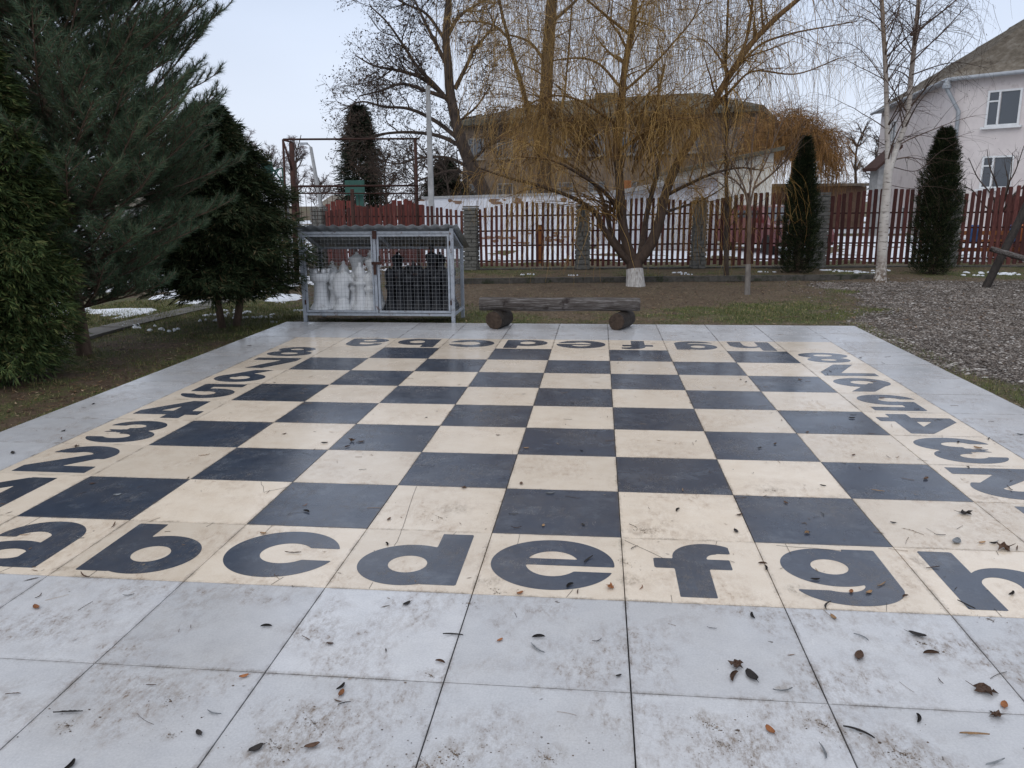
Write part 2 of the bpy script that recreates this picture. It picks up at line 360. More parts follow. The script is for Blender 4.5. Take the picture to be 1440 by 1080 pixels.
# ------------------------------------------------------------------ ground
X0, X1, Y0, Y1 = -1.2, 6.0, -3.6, 6.6        # the paved slab
def smooth(a, lo, hi): return np.clip((a-lo)/(hi-lo), 0, 1)
def zone(x, y):
    "weights of green, gravel, leafmould, snow cover"
    n = fbm(x*1.1+3, y*1.1, 5); n2 = fbm(x*3+9, y*3+4, 11)
    gx = np.where(y < 6.6, 6.17, 6.2+.28*np.minimum(y-6.6, 3.0)) + (n-.5)*1.0 + (n2-.5)*.4
    gravel = smooth(x-gx, -.12, .15)*smooth(12.6+.12*(x-7)+(n-.5)*1.4-y, 0, .5)
    green = .22+1.0*(n-.45)+.5*(n2-.5)
    blob = lambda cx, cy, rx, ry: np.exp(-(((x-cx)/rx)**2+((y-cy)/ry)**2))
    green = green+1.0*(.45+1.1*n2)*blob(5.3, 8.1, 1.4, 1.1)+.5*blob(1.2, 7.9, .8, 1.2)+.6*blob(0, 6.9, 1.6, .35)-.75*blob(3.4, 10.4, 2.2, 1.7)-.5*blob(1.6, 10.3, 1.8, 1.6)
    green = green+.35*blob(7.6, 11.6, 1.4, .5)+.15*smooth(y, 13.0, 13.5)
    green = np.where(x < -1.2, .34+.9*(n2-.42)+.45*smooth(y, 5.2, 6.4)*(x < -1.2)-.5*smooth(y, 8, 10), green)
    mould = np.where(x < -1.2, .8, .25)+.8*(n2-.5)
    far = smooth(y, 17.4, 18.6)
    sn = fbm(x*.8+20, y*.8, 31); snow = far*smooth(sn, .40, .47)
    left = (x < -1.6)*smooth(y, 6.0, 9.0)
    snow = np.maximum(snow, left*smooth(fbm(x*2.2, y*1.8, 44), .61, .64))
    return np.clip(green, 0, 1), gravel, np.clip(mould, 0, 1), snow
def gz(x, y):
    "ground height outside the slab"
    h = -.045+.05*(fbm(x*.7, y*.7, 77)-.5)+.02*(fbm(x*4, y*4, 78)-.5)
    near = (x > X0-.25)*(x < X1+.25)*(y < Y1+.25)
    h = np.where(near, np.minimum(h, -.04), h)
    inside = (x > X0+.05)*(x < X1-.05)*(y < Y1-.05)*(y > -7)
    h = np.where(inside, -.12, h)
    return h
def ground():
    m, nt, b = new_mat('soil_and_grass')
    at = nt.nodes.new('ShaderNodeAttribute'); at.attribute_name = 'cover'
    s = nt.nodes.new('ShaderNodeSeparateColor'); nt.links.new(at.outputs['Color'], s.inputs[0])
    f1 = noise(nt, 30, 6, .75); f2 = noise(nt, 6, 5, .7); f3 = noise(nt, 90, 5, .8)
    soil = ramp(nt, f1, [(.3, (.050, .036, .024)), (.5, (.135, .100, .064)), (.7, (.28, .22, .15))])
    mould = ramp(nt, f3, [(.3, (.028, .019, .014)), (.5, (.080, .050, .032)), (.72, (.17, .10, .06))])
    green = ramp(nt, f3, [(.3, (.035, .045, .016)), (.5, (.080, .095, .030)), (.72, (.15, .155, .06))])
    grav = ramp(nt, f1, [(.3, (.05, .04, .034)), (.55, (.12, .10, .09)), (.75, (.22, .20, .185))])
    c = mixc(nt, s.outputs[2], soil, mould)
    gm = mathn(nt, 'MULTIPLY', maprange(nt, mathn(nt, 'ADD', s.outputs[0], maprange(nt, f2, .3, .7, -.25, .25)), .3, .65, 0, 1), .85)
    c = mixc(nt, gm, c, green)
    c = mixc(nt, s.outputs[1], c, grav)
    nt.links.new(c, b.inputs['Base Color']); b.inputs['Roughness'].default_value = .9; b.inputs['Specular IOR Level'].default_value = .25
    bump(nt, b, mathn(nt, 'ADD', f1, mathn(nt, 'MULTIPLY', f3, .5)), .8, .03)
    def axis(lo, hi, step, far):
        a = list(np.arange(lo, hi, step)); v = hi; s_ = step
        while v < far: a.append(v); s_ *= 1.35; v += s_
        a.append(far); v = lo; s_ = step; pre = []
        while v > -far: s_ *= 1.35; v -= s_; pre.append(max(v, -far))
        return np.array(pre[::-1]+a)
    xs = axis(-8, 16, .12, 500); ys = axis(-5, 24, .12, 500)
    XX, YY = np.meshgrid(xs, ys, indexing='ij'); x = XX.ravel(); y = YY.ravel()
    V = np.stack([x, y, gz(x, y)], 1); nx, ny = len(xs), len(ys)
    idx = np.arange(nx*ny).reshape(nx, ny)
    F = np.stack([idx[:-1, :-1], idx[1:, :-1], idx[1:, 1:], idx[:-1, 1:]], -1).reshape(-1, 4)
    me = fast_mesh('ground', V, F, m, True)
    g_, gr, mo, sn = zone(x, y)
    a = me.color_attributes.new('cover', 'FLOAT_COLOR', 'POINT')
    a.data.foreach_set('color', np.stack([g_, gr, mo, np.ones_like(g_)], 1).astype(np.float32).ravel())
    o = link('ground', me); tag(o, 'bare brown soil with thin winter grass around the paved chessboard', 'ground', kind='structure')
ground()

def snow():
    "thin old snow lying in patches beyond the fence and at the left"
    VV = []; FF = []; off = 0
    for (xa, xb, ya, yb, st) in ((-16, 26, 17.5, 32, .13), (-9, -1.7, 6.0, 17.5, .09), (-60, 60, 32, 70, .8)):
        xs = np.arange(xa, xb, st); ys = np.arange(ya, yb, st)
        XX, YY = np.meshgrid(xs, ys, indexing='ij'); x = XX.ravel(); y = YY.ravel()
        _, _, _, sn = zone(x, y)
        if ya > 30: sn = smooth(fbm(x*.12, y*.12, 9), .38, .5)
        z = gz(x, y)-.03+.07*sn+.01*fbm(x*5, y*5, 3)
        idx = np.arange(len(x)).reshape(len(xs), len(ys)); keep = sn.reshape(len(xs), len(ys)) > .05
        k4 = keep[:-1, :-1] | keep[1:, :-1] | keep[1:, 1:] | keep[:-1, 1:]
        F = np.stack([idx[:-1, :-1], idx[1:, :-1], idx[1:, 1:], idx[:-1, 1:]], -1)[k4]
        VV.append(np.stack([x, y, z], 1)); FF.append(F+off); off += len(x)
    # small remnants along the foot of the fence
    o = link('snow', fast_mesh('snow', np.concatenate(VV), np.concatenate(FF), M_SNOW, True))
    tag(o, 'thin patchy snow on the ground behind the red fence and beyond the conifers', 'snow', kind='stuff')
snow()
def snow_bits():
    mb = MB(); r = random.Random(4)
    spots = [(1190, 381, .35), (1215, 383, .25), (1240, 380, .2), (1168, 379, .2), (1385, 383, .35), (1420, 384, .4), (1365, 386, .2), (742, 386, .15), (806, 387, .1), (955, 383, .2), (965, 385, .12), (1080, 382, .2),
             (310, 443, .30), (330, 438, .35), (345, 446, .15), (300, 450, .2), (372, 445, .1), (362, 418, .15), (395, 425, .08), (420, 436, .08), (385, 452, .06), (190, 458, .25), (230, 462, .2), (1410, 384, .3)]
    for px, py, s in spots:
        for q in range(9):
            c = G(px, py, -.03)+np.array([r.uniform(-1, 1)*s, r.uniform(-.5, .5)*s, 0]); n = 9; ss = s*r.uniform(.06, .28)
            z = float(gz(np.array([c[0]]), np.array([c[1]]))[0])
            ring = [(c[0]+cos(a)*ss*r.uniform(.6, 1.2), c[1]+sin(a)*ss*.55*r.uniform(.6, 1.2), z-.012) for a in np.arange(n)*2*pi/n]
            ring2 = [((p[0]-c[0])*.75+c[0], (p[1]-c[1])*.75+c[1], z+.018) for p in ring]
            mb.add(ring+ring2+[(c[0], c[1], z+.028)], [(i, (i+1) % n, n+(i+1) % n, n+i) for i in range(n)]+[(n+i, n+(i+1) % n, 2*n) for i in range(n)])
    o = mb.build('snow_remnant', M_SNOW, smooth=True); tag(o, 'small leftover snow lumps along the foot of the fence and by the shrubs', 'snow', kind='stuff')
snow_bits()

# ------------------------------------------------------------------ glyph outlines (marching squares on implicit shapes)
def ell(cx, cy, rx, ry): return lambda x, y: (np.sqrt(((x-cx)/rx)**2+((y-cy)/ry)**2)-1)*min(rx, ry)
def bx(x0, x1, y0, y1): return lambda x, y: np.maximum(np.maximum(x0-x, x-x1), np.maximum(y0-y, y-y1))
def poly(*pts):                                             # convex, counter-clockwise
    def f(x, y):
        d = None
        for (ax, ay), (cx_, cy_) in zip(pts, pts[1:]+pts[:1]):
            nx, ny = (cy_-ay), -(cx_-ax); l = math.hypot(nx, ny)
            q = ((x-ax)*nx+(y-ay)*ny)/l
            d = q if d is None else np.maximum(d, q)
        return d
    return f
def U(*a): return lambda x, y: np.minimum.reduce([f(x, y) for f in a])
def I(*a): return lambda x, y: np.maximum.reduce([f(x, y) for f in a])
def SB(a, *bs): return lambda x, y: np.maximum.reduce([a(x, y)]+[-f(x, y) for f in bs])
GL = {
 'a': U(bx(.57, .82, .1, .60), SB(I(ell(.48, .62, .34, .30), bx(0, 1, .60, 1)), ell(.44, .60, .14, .11)), bx(.57, .82, .5, .62),
        SB(ell(.42, .31, .32, .23), ell(.46, .31, .13, .085)), I(ell(.48, .62, .34, .30), bx(.57, 1, .4, .7))),
 'b': U(bx(.13, .37, .10, .94), SB(ell(.53, .40, .36, .325), ell(.53, .40, .14, .135))),
 'c': SB(ell(.5, .5, .42, .39), ell(.53, .5, .19, .17), I(bx(.5, 1, .40, .60))),
 'd': U(bx(.63, .87, .10, .94), SB(ell(.47, .40, .36, .325), ell(.47, .40, .14, .135))),
 'e': SB(ell(.5, .5, .44, .40), I(ell(.5, .5, .19, .20), bx(0, 1, .575, 1)), I(ell(.5, .5, .19, .20), bx(0, 1, 0, .47)), I(bx(.45, 1, .385, .47))),
 'f': U(bx(.36, .60, .08, .70), bx(.22, .76, .50, .66), SB(I(ell(.62, .68, .26, .25), bx(0, .78, .60, 1)), I(ell(.68, .66, .08, .09)), bx(.68, 1, .5, .76))),
 'g': U(bx(.60, .83, .28, .92), SB(ell(.44, .62, .33, .30), ell(.44, .62, .125, .12)), SB(I(ell(.48, .32, .35, .26), bx(0, 1, 0, .34)), I(ell(.44, .36, .16, .12)), bx(0, .40, .26, .5))),
 'h': U(bx(.14, .38, .08, .94), SB(I(ell(.59, .42, .28, .28), bx(0, 1, .40, 1)), ell(.5, .42, .12, .13)), bx(.63, .87, .08, .44)),
 '1': U(bx(.46, .72, .08, .92), poly((.46, .92), (.20, .72), (.26, .54), (.46, .68))),
 '2': U(SB(I(ell(.5, .64, .36, .28), bx(0, 1, .60, 1)), ell(.48, .62, .13, .09), bx(0, .40, .5, .68)), poly((.86, .64), (.62, .66), (.12, .26), (.12, .20), (.46, .20)), bx(.12, .88, .08, .27), I(ell(.5, .64, .36, .28), bx(.6, 1, .5, .7))),
 '3': U(SB(ell(.47, .70, .34, .235), ell(.44, .70, .13, .075), bx(0, .42, .56, .72)), SB(ell(.49, .31, .38, .25), ell(.45, .31, .15, .085), bx(0, .42, .28, .46)), bx(.36, .6, .44, .57)),
 '4': U(bx(.52, .76, .08, .92), bx(.08, .92, .24, .42), poly((.52, .92), (.08, .42), (.08, .34), (.34, .40), (.62, .76), (.62, .92))),
 '5': U(bx(.22, .82, .74, .92), bx(.20, .40, .46, .9), SB(ell(.50, .36, .36, .28), ell(.46, .36, .14, .10), bx(0, .38, .33, .62)), bx(.22, .5, .46, .58)),
 '6': U(SB(ell(.5, .36, .38, .29), ell(.5, .36, .15, .11)), poly((.12, .40), (.20, .40), (.42, .40), (.80, .92), (.50, .92))),
 '7': U(bx(.12, .88, .72, .92), poly((.88, .74), (.62, .76), (.25, .08), (.54, .08), (.88, .66))),
 '8': SB(U(ell(.5, .70, .33, .23), ell(.5, .32, .39, .25)), ell(.5, .70, .12, .07), ell(.5, .32, .15, .085)),
}
def glyph_mesh(ch, mat, n=72):
    f = GL[ch]; g = np.linspace(0.02, .98, n+1); XX, YY = np.meshgrid(g, g, indexing='ij'); D = f(XX, YY)+1e-6
    V = []; idx = {}; F = []
    def vid(key, p):
        if key not in idx: idx[key] = len(V); V.append(((p[0]-.5)*T, (p[1]-.5)*T, 0.0))
        return idx[key]
    for i in range(n):
        for j in range(n):
            cs = [(i, j), (i+1, j), (i+1, j+1), (i, j+1)]; d = [D[c] for c in cs]
            if min(d) > 0: continue
            pl = []
            for q in range(4):
                a, b_ = cs[q], cs[(q+1) % 4]; da, db = d[q], d[(q+1) % 4]
                if da <= 0: pl.append(vid(a, (g[a[0]], g[a[1]])))
                if (da <= 0) != (db <= 0):
                    t = da/(da-db); pl.append(vid(tuple(sorted((a, b_))), (g[a[0]]+(g[b_[0]]-g[a[0]])*t, g[a[1]]+(g[b_[1]]-g[a[1]])*t)))
            if len(pl) > 2: F.append(tuple(pl))
    me = bpy.data.meshes.new('inlay'); me.from_pydata(V, [], F); me.update(); me.materials.append(mat); return me

def tile_mesh(name, mat, gap=.0018, h=.03):
    a = T/2-gap; bv = .0012
    mb = MB(); V = [(-a, -a, -h), (a, -a, -h), (a, a, -h), (-a, a, -h), (-a, -a, -bv), (a, -a, -bv), (a, a, -bv), (-a, a, -bv), (-a+bv, -a+bv, 0), (a-bv, -a+bv, 0), (a-bv, a-bv, 0), (-a+bv, a-bv, 0)]
    F = [(0, 1, 5, 4), (1, 2, 6, 5), (2, 3, 7, 6), (3, 0, 4, 7), (4, 5, 9, 8), (5, 6, 10, 9), (6, 7, 11, 10), (7, 4, 8, 11), (8, 9, 10, 11)]
    mb.add(V, F); return mb.mesh(name, mat)
def terrace():
    root = empty('chessboard_paving', (2.4, 2.4, 0), 'large outdoor chessboard of charcoal and cream tiles with a pale grey tiled border', 'paving'); root['kind'] = 'structure'
    R0 = np.array([2.4, 2.4, 0])
    mb = MB(); mb.box((2.4, (Y0+Y1)/2, -.075), (X1-X0-.02, Y1-Y0-.02, .09)); mb.build('grout_bed', M_GROUT, root, base=R0)
    tm = {'g': tile_mesh('grey_tile', M_GREY, .0022), 'gs': tile_mesh('grey_tile', M_GREY, .0016), 'c': tile_mesh('cream_tile', M_CREAM), 'd': tile_mesh('charcoal_tile', M_DARK)}
    gm = {ch: glyph_mesh(ch, M_DARK) for ch in GL}
    cream_split = {}
    r = random.Random(3)
    for i in range(-2, 10):
        for j in range(-6, 11):
            on = 0 <= i < 8 and 0 <= j < 8; ring = -1 <= i < 9 and -1 <= j < 9 and not on
            kind = ('d' if (i+j) % 2 == 0 else 'c') if on else ('c' if ring else 'g')
            loc = np.array([(i+.5)*T, (j+.5)*T, r.uniform(-.0008, .0006)])-R0
            o = link('tile', tm[kind], root, loc, (r.uniform(-.0011, .0011), r.uniform(-.0011, .0011), 0))
            ch = None; rot = 0
            if ring:
                if j == -1 and 0 <= i < 8: ch = 'abcdefgh'[i]
                if j == 8 and 0 <= i < 8: ch, rot = 'abcdefgh'[i], pi
                if i == -1 and 0 <= j < 8: ch = '12345678'[j]
                if i == 8 and 0 <= j < 8: ch, rot = '12345678'[j], pi
            if ch:
                q = link('inlay', gm[ch], o, (0, 0, .0007), (0, 0, rot)); q['label'] = ('charcoal letter ' if ch.isalpha() else 'charcoal numeral ')+ch+' set into a cream tile'
    # hairline joints cut through the letter tiles around each glyph
    mj = MB()
    for i in range(8):
        for s in ((-.28, .5, -.28, .3), (.12, -.5, .16, -.38)) if i % 2 == 0 else ((.22, .5, .20, .42), (-.2, -.5, -.2, -.40)):
            a = np.array([(i+.5+s[0])*T, (-.5+s[1]*.99)*T, .0009])-R0; b_ = np.array([(i+.5+s[2])*T, (-.5+s[3])*T, .0009])-R0
            mj.bar(a, b_, .0014, .0006)
    for (xa, ya, xb, yb) in ((3.18, .98, 3.28, .02), (3.28, .02, 3.30, -.30), (1.70, .98, 1.85, .72), (1.85, .72, 2.0, .86), (5.02, -.05, 5.30, -.35), (6.15, -.05, 6.6, -.1)):
        ns = 5; pts = [np.array([(xa+(xb-xa)*t)*T+r.uniform(-.004, .004), (ya+(yb-ya)*t)*T+r.uniform(-.004, .004), .0010])-R0 for t in np.linspace(0, 1, ns)]
        for a, b_ in zip(pts, pts[1:]): mj.bar(a, b_, .0016, .0006)
    mj.build('hairline_crack', M_GROUT, root)
terrace()

# ------------------------------------------------------------------ kerb, path, gravel, grass, litter
def kerb():
    A = G(560, 399, -.03); B = G(1232, 392, -.03)
    root = empty('kerb', A, 'low dark concrete kerb between the lawn and the planting strip of the fence', 'kerb'); root['kind'] = 'structure'
    n = 13
    for i in range(n):
        a = A+(B-A)*(i+.004)/n; b_ = A+(B-A)*(i+.996)/n; mb = MB(); mb.bar(a+[0, 0, .035], b_+[0, 0, .035], .09, .11)
        mb.build('kerbstone', M_KERB, root, base=A)
kerb()
def path():
    pts = [G(-60, 540), G(60, 492), G(170, 462), G(300, 432), G(402, 391), G(440, 360)]
    root = empty('path', pts[2], 'old concrete slab path behind the conifers', 'path'); root['kind'] = 'structure'
    for a, b_ in zip(pts, pts[1:]):
        nn = max(1, int(np.linalg.norm(b_-a)/1.2))
        for i in range(nn):
            p = a+(b_-a)*(i+.01)/nn+np.array([-.3, .25, -.05]); q = a+(b_-a)*(i+.98)/nn+np.array([-.3, .25, -.05])
            MB().bar(p, q, .38, .06).build('slab', M_PATH, root, base=pts[2])
path()

def scatter_pts(n, x0, x1, y0, y1): return rng.uniform(x0, x1, n), rng.uniform(y0, y1, n)
def out_slab(x, y): return (x < X0-.01) | (x > X1+.01) | (y > Y1+.01)
def pebbles():
    xs, ys = [], []
    for n, b_ in ((150000, (5.9, 12.5, 1.2, 8.5)), (80000, (6.2, 14, 8.5, 13.4))):
        x, y = scatter_pts(n, *b_); xs.append(x); ys.append(y)
    x = np.concatenate(xs); y = np.concatenate(ys)
    _, g, _, _ = zone(x, y); k = (rng.random(len(x)) < g*.97+.03) & out_slab(x, y)
    x, y = x[k], y[k]; n = len(x)
    s = rng.gamma(2.6, .0023, n)+.0022+.00035*np.maximum(y, 0)
    base = np.array([(1, 0, 0), (.3, .8, 0), (-.7, .6, 0), (-.9, -.4, 0), (0, -.9, 0), (.7, -.6, 0), (.1, 0, .55), (0, 0, -.5)])
    A = base[None]*(1+rng.uniform(-.3, .3, (n, 8, 3))); A[:, :, 0] *= 1.5
    a = rng.random(n)*2*pi; c, si = np.cos(a), np.sin(a)
    tx = rng.uniform(-.6, .6, n)[:, None]
    X = A[:, :, 0]*c[:, None]-A[:, :, 1]*si[:, None]; Y = A[:, :, 0]*si[:, None]+A[:, :, 1]*c[:, None]; Z = A[:, :, 2]*.8+X*tx*.5
    V = np.stack([X, Y, Z], 2)*s[:, None, None]+np.stack([x, y, gz(x, y)+s*.25], 1)[:, None]
    f = [(i, (i+1) % 6, 6) for i in range(6)]+[((i+1) % 6, i, 7) for i in range(6)]
    F = (np.array(f)[None]+(np.arange(n)*8)[:, None, None]).reshape(-1, 3)
    o = link('gravel', fast_mesh('gravel', V.reshape(-1, 3), F, M_PEBBLE)); tag(o, 'loose grey brown gravel and chippings right of the paving', 'gravel', kind='stuff')
pebbles()
def blades():
    x1, y1 = scatter_pts(150000, -1.5, 7.6, 6.55, 13.9); x2, y2 = scatter_pts(130000, -5, -1.2, -1, 9); x3, y3 = scatter_pts(14000, 5.98, 6.5, 1.5, 7.2); x4, y4 = scatter_pts(14000, -1.32, -1.18, 0, 6.7)
    x5, y5 = scatter_pts(50000, -1.5, 14, 13.2, 18.0)
    x = np.concatenate([x1, x2, x3, x4, x5]); y = np.concatenate([y1, y2, y3, y4, y5])
    g, gr, _, _ = zone(x, y); edge = ((x > 5.98) & (x < 6.3) & (y < 7.2)) | ((x < -1.18) & (x > -1.3))
    k = (rng.random(len(x)) < np.where(edge, .5, np.clip((g-.22)*1.2, .02, 1)*(1-gr))) & out_slab(x, y)
    x, y, g = x[k], y[k], g[k]; n = len(x)
    L_ = rng.uniform(.012, .045, n)*(.7+.7*g); a = rng.random(n)*2*pi; lean = rng.uniform(.1, 1.4, n); wd = .0016+.0002*np.maximum(y, 0)
    p = np.stack([x, y, gz(x, y)], 1); d = np.stack([np.cos(a)*np.sin(lean), np.sin(a)*np.sin(lean), np.cos(lean)], 1)
    sd_ = np.stack([-np.sin(a), np.cos(a), 0*a], 1)*wd[:, None]
    V = np.stack([p-sd_, p+sd_, p+d*L_[:, None]], 1).reshape(-1, 3); F = np.arange(n*3).reshape(-1, 3)
    o = link('grass', fast_mesh('grass', V, F, M_GRASS)); tag(o, 'short sparse winter grass behind and beside the paving', 'grass', kind='stuff')
blades()
def leaf_geo(n, x, y, z, s, long=1.0, curl=.4):
    "folded four-quad leaves"
    a = rng.random(n)*2*pi; c, si = np.cos(a), np.sin(a); u = np.linspace(-1, 1, 5); wv = np.array([.05, .8, 1, .7, .03])*.38/long
    cu = rng.uniform(-curl, curl, n); tl = rng.uniform(-.35, .35, n)
    X = np.repeat(u[None, :, None], n, 0)*np.ones((1, 1, 2)); Y = wv[None, :, None]*np.array([-1, 1])[None, None]*np.ones((n, 1, 1))
    Z = np.abs(cu)[:, None, None]*(X**2)+np.abs(Y)*.4+tl[:, None, None]*X*.3+Y*tl[::-1][:, None, None]*.6
    Z = Z-Z.min(axis=(1, 2), keepdims=True)
    Y = Y+.25*cu[:, None, None]*X**2
    V = np.stack([X*c[:, None, None]-Y*si[:, None, None], X*si[:, None, None]+Y*c[:, None, None], Z], -1)*s[:, None, None, None]+np.stack([x, y, z], 1)[:, None, None]
    V = V.reshape(n, 10, 3); f = np.array([(2*i, 2*i+1, 2*i+3, 2*i+2) for i in range(4)])
    F = (f[None]+(np.arange(n)*10)[:, None, None]).reshape(-1, 4)
    return V.reshape(-1, 3), F
def litter():
    x1, y1 = scatter_pts(26000, -5, -1.2, -1, 12); x2, y2 = scatter_pts(30000, -1.2, 9, 6.65, 14.6); x3, y3 = scatter_pts(1500, 6, 9, 2, 9)
    x = np.concatenate([x1, x2, x3]); y = np.concatenate([y1, y2, y3]); k = out_slab(x, y); x, y = x[k], y[k]; n = len(x)
    V, F = leaf_geo(n, x, y, gz(x, y)+.004, rng.gamma(3.5, .0042, n)+.004, 1.6)
    o = link('leaf_litter', fast_mesh('leaf_litter', V, F, M_LITTER)); tag(o, 'brown dead leaves scattered over the soil and grass', 'leaf litter', kind='stuff')
    # crumbs, twiglets and tiny leaves blown over the tiles
    n = 1500; x, y = scatter_pts(n, -1.15, 5.95, -2.2, 6.55)
    dens = fbm(x*1.4+2, y*1.4, 91); k = rng.random(n) < np.clip((dens-.38)*3.2+.1*(x > 3.4), .05, 1); x, y = x[k], y[k]; n = len(x)
    V, F = leaf_geo(n, x, y, np.full(n, .002), rng.gamma(2.2, .0035, n)+.003, 2.6, .5)
    o = link('debris', fast_mesh('debris', V, F, M_LITTER)); tag(o, 'crumbs of bark and tiny leaf bits sprinkled over the tiles', 'debris', kind='stuff')
    # twiglets
    ps = []; rs = []
    for i in range(190):
        c = np.array([rng.uniform(-1.1, 5.9), rng.uniform(-1.9, 6.5), .0025]); a = rng.random()*2*pi; Ln = rng.uniform(.02, .09)
        t = np.linspace(-.5, .5, 5); bend = rng.uniform(-.25, .25)
        pts = c+np.stack([Ln*(t*cos(a)-bend*t*t*sin(a)), Ln*(t*sin(a)+bend*t*t*cos(a)), 0*t], 1); ps.append(pts); rs.append(np.full(5, rng.uniform(.0005, .0012)))
    o = link('twiglets', strands_mesh('twiglets', ps, rs, M_LITTER)); tag(o, 'thin broken twiglets strewn across the tiles', 'twigs', kind='stuff')
litter()

# ------------------------------------------------------------------ picket fence
POSTX = [(448, 291, 19.6), (662, 290, 18.5), (820, 286, 18.5), (985, 278, 18.4), (1156, 271, 18.3), (1343, 267, 18.1), (1536, 262, 17.8), (1740, 256, 17.5)]
def fence():
    pts = []
    for px, py, D in POSTX:
        t = P(px, py, D); pts.append(np.array([t[0], t[1], t[2]]))
    O = np.array([pts[1][0], pts[1][1], -.04])
    root = empty('picket_fence', O, 'long dark red picket fence between rough stone block posts', 'fence')
    r = random.Random(11)
    def post_mesh(h, k):
        mb = MB(); w_ = .30; mb.box((0, 0, h/2-.1), (w_-.03, w_-.03, h+.12))
        z = 0; rr = random.Random(k)
        while z < h-.06:
            ch = rr.uniform(.07, .12); ch = min(ch, h-.03-z)
            for ax in range(4):
                cuts = sorted([0]+[rr.uniform(.3, .7)]+[1]) if rr.random() < .75 else [0, 1]
                for a, b_ in zip(cuts, cuts[1:]):
                    u = (a+b_)/2*w_-w_/2; L_ = (b_-a)*w_-.018; pr = rr.uniform(.018, .042)
                    c = {0: (u, -w_/2+.015-pr/2, 0), 1: (u, w_/2-.015+pr/2, 0), 2: (-w_/2+.015-pr/2, u, 0), 3: (w_/2-.015+pr/2, u, 0)}[ax]
                    d = (L_, pr, ch-.020) if ax < 2 else (pr, L_, ch-.020)
                    mb.box((c[0], c[1], z+ch/2), d)
            z += ch
        mb.box((0, 0, h-.012), (w_+.015, w_+.015, .035))
        return mb.mesh('stone_post', M_POST)
    ang = [math.atan2(pts[min(i+1, len(pts)-1)][1]-pts[max(i-1, 0)][1], pts[min(i+1, len(pts)-1)][0]-pts[max(i-1, 0)][0]) for i in range(len(pts))]
    for i, p in enumerate(pts):
        link('stone_post', post_mesh(p[2]+.04, i), root, np.array([p[0], p[1], -.04])-O, (0, 0, ang[i]))
    pm = {}
    for w_, key in ((.062, 'a'), (.082, 'b')):
        mb = MB(); x = w_/2; mb.add([(-x, -.011, 0), (x, -.011, 0), (x, .011, 0), (-x, .011, 0), (-x, -.011, .985), (x, -.011, .985), (x, .011, .985), (-x, .011, .985), (-x*.8, -.011, 1), (x*.8, -.011, 1), (x*.8, .011, 1), (-x*.8, .011, 1)],
               [(0, 3, 2, 1), (0, 1, 5, 4), (1, 2, 6, 5), (2, 3, 7, 6), (3, 0, 4, 7), (4, 5, 9, 8), (5, 6, 10, 9), (6, 7, 11, 10), (7, 4, 8, 11), (8, 9, 10, 11)])
        pm[key] = mb.mesh('picket', M_PICKET)
    for s in range(len(pts)-1):
        A, B = pts[s], pts[s+1]; d = B-A; Ln = np.hypot(d[0], d[1]); a = math.atan2(d[1], d[0]); ux = np.array([d[0], d[1], 0])/Ln; nrm = np.array([ux[1], -ux[0], 0])
        sp = .118 if s < 3 else .135; key = 'a' if s < 3 else 'b'
        usable = Ln-.34; n = int(usable/sp)
        for q in range(n):
            t = (.17+usable*(q+.5)/n)/Ln; top = A[2]+(B[2]-A[2])*t+(-.13+.19*sin(pi*t)) ; top += r.uniform(-.012, .012)
            bot = .03+r.uniform(-.015, .02); c = A+d*t; c = np.array([c[0], c[1], bot])+nrm*.035
            o = link('picket', pm[key], root, c-O, (r.uniform(-.01, .01), r.uniform(-.014, .014), a+r.uniform(-.03, .03))); o.scale = (1, 1, top-bot)
        for hz in (.14, .50, .84, 1.18):
            a0 = A+d*(.155/Ln); b0 = A+d*(1-.155/Ln); sl = (B[2]-A[2])*.5*hz/1.4
            mb = MB(); mb.bar((a0[0], a0[1], hz-sl*.5+.02), (b0[0], b0[1], hz+sl*.5+.02), .035, .035); mb.build('rail', M_RAIL, root, base=O)
    mbp = MB(); 
    for A, B in zip(pts[1:], pts[2:]): mbp.bar((A[0], A[1], -.06), (B[0], B[1], -.06), .2, .1)
    mbp.build('plinth', M_KERB, root, base=O)
fence()

def board_fence(name, label, x0, x1, ytop, D0, D1, h0, seedv, mat):
    A = P(x0, 300, D0); B = P(x1, 300, D1); A[2] = B[2] = -.02; d = B-A; Ln = np.hypot(d[0], d[1]); a = math.atan2(d[1], d[0])
    root = empty(name, A, label, 'fence'); r = random.Random(seedv); n = int(Ln/.135)
    mb = MB(); mb.box((0, 0, .5), (.118, .02, 1)); me = mb.mesh('board', mat)
    for i in range(n):
        c = d*(i+.5)/n; o = link('board', me, root, (c[0], c[1], .03), (0, r.uniform(-.012, .012), a)); o.scale = (1, 1, h0+.10*sin(i*.55)+r.uniform(-.03, .03))
    for z in (.3, h0-.3): MB().bar((0, 0, z), (d[0], d[1], z), .04, .05).build('rail', M_RUST, root, loc=(-sin(a)*-.04, cos(a)*-.04*-1, 0))
board_fence('board_fence', 'old bright red close boarded fence seen above and through the chess piece cage', 458, 596, 292, 20.6, 20.2, 1.48, 5, M_REDOLD)
board_fence('board_fence', 'dark red close boarded fence standing beyond the pickets at the right edge', 1386, 1530, 285, 20.6, 20.2, 1.48, 6, M_PICKET)

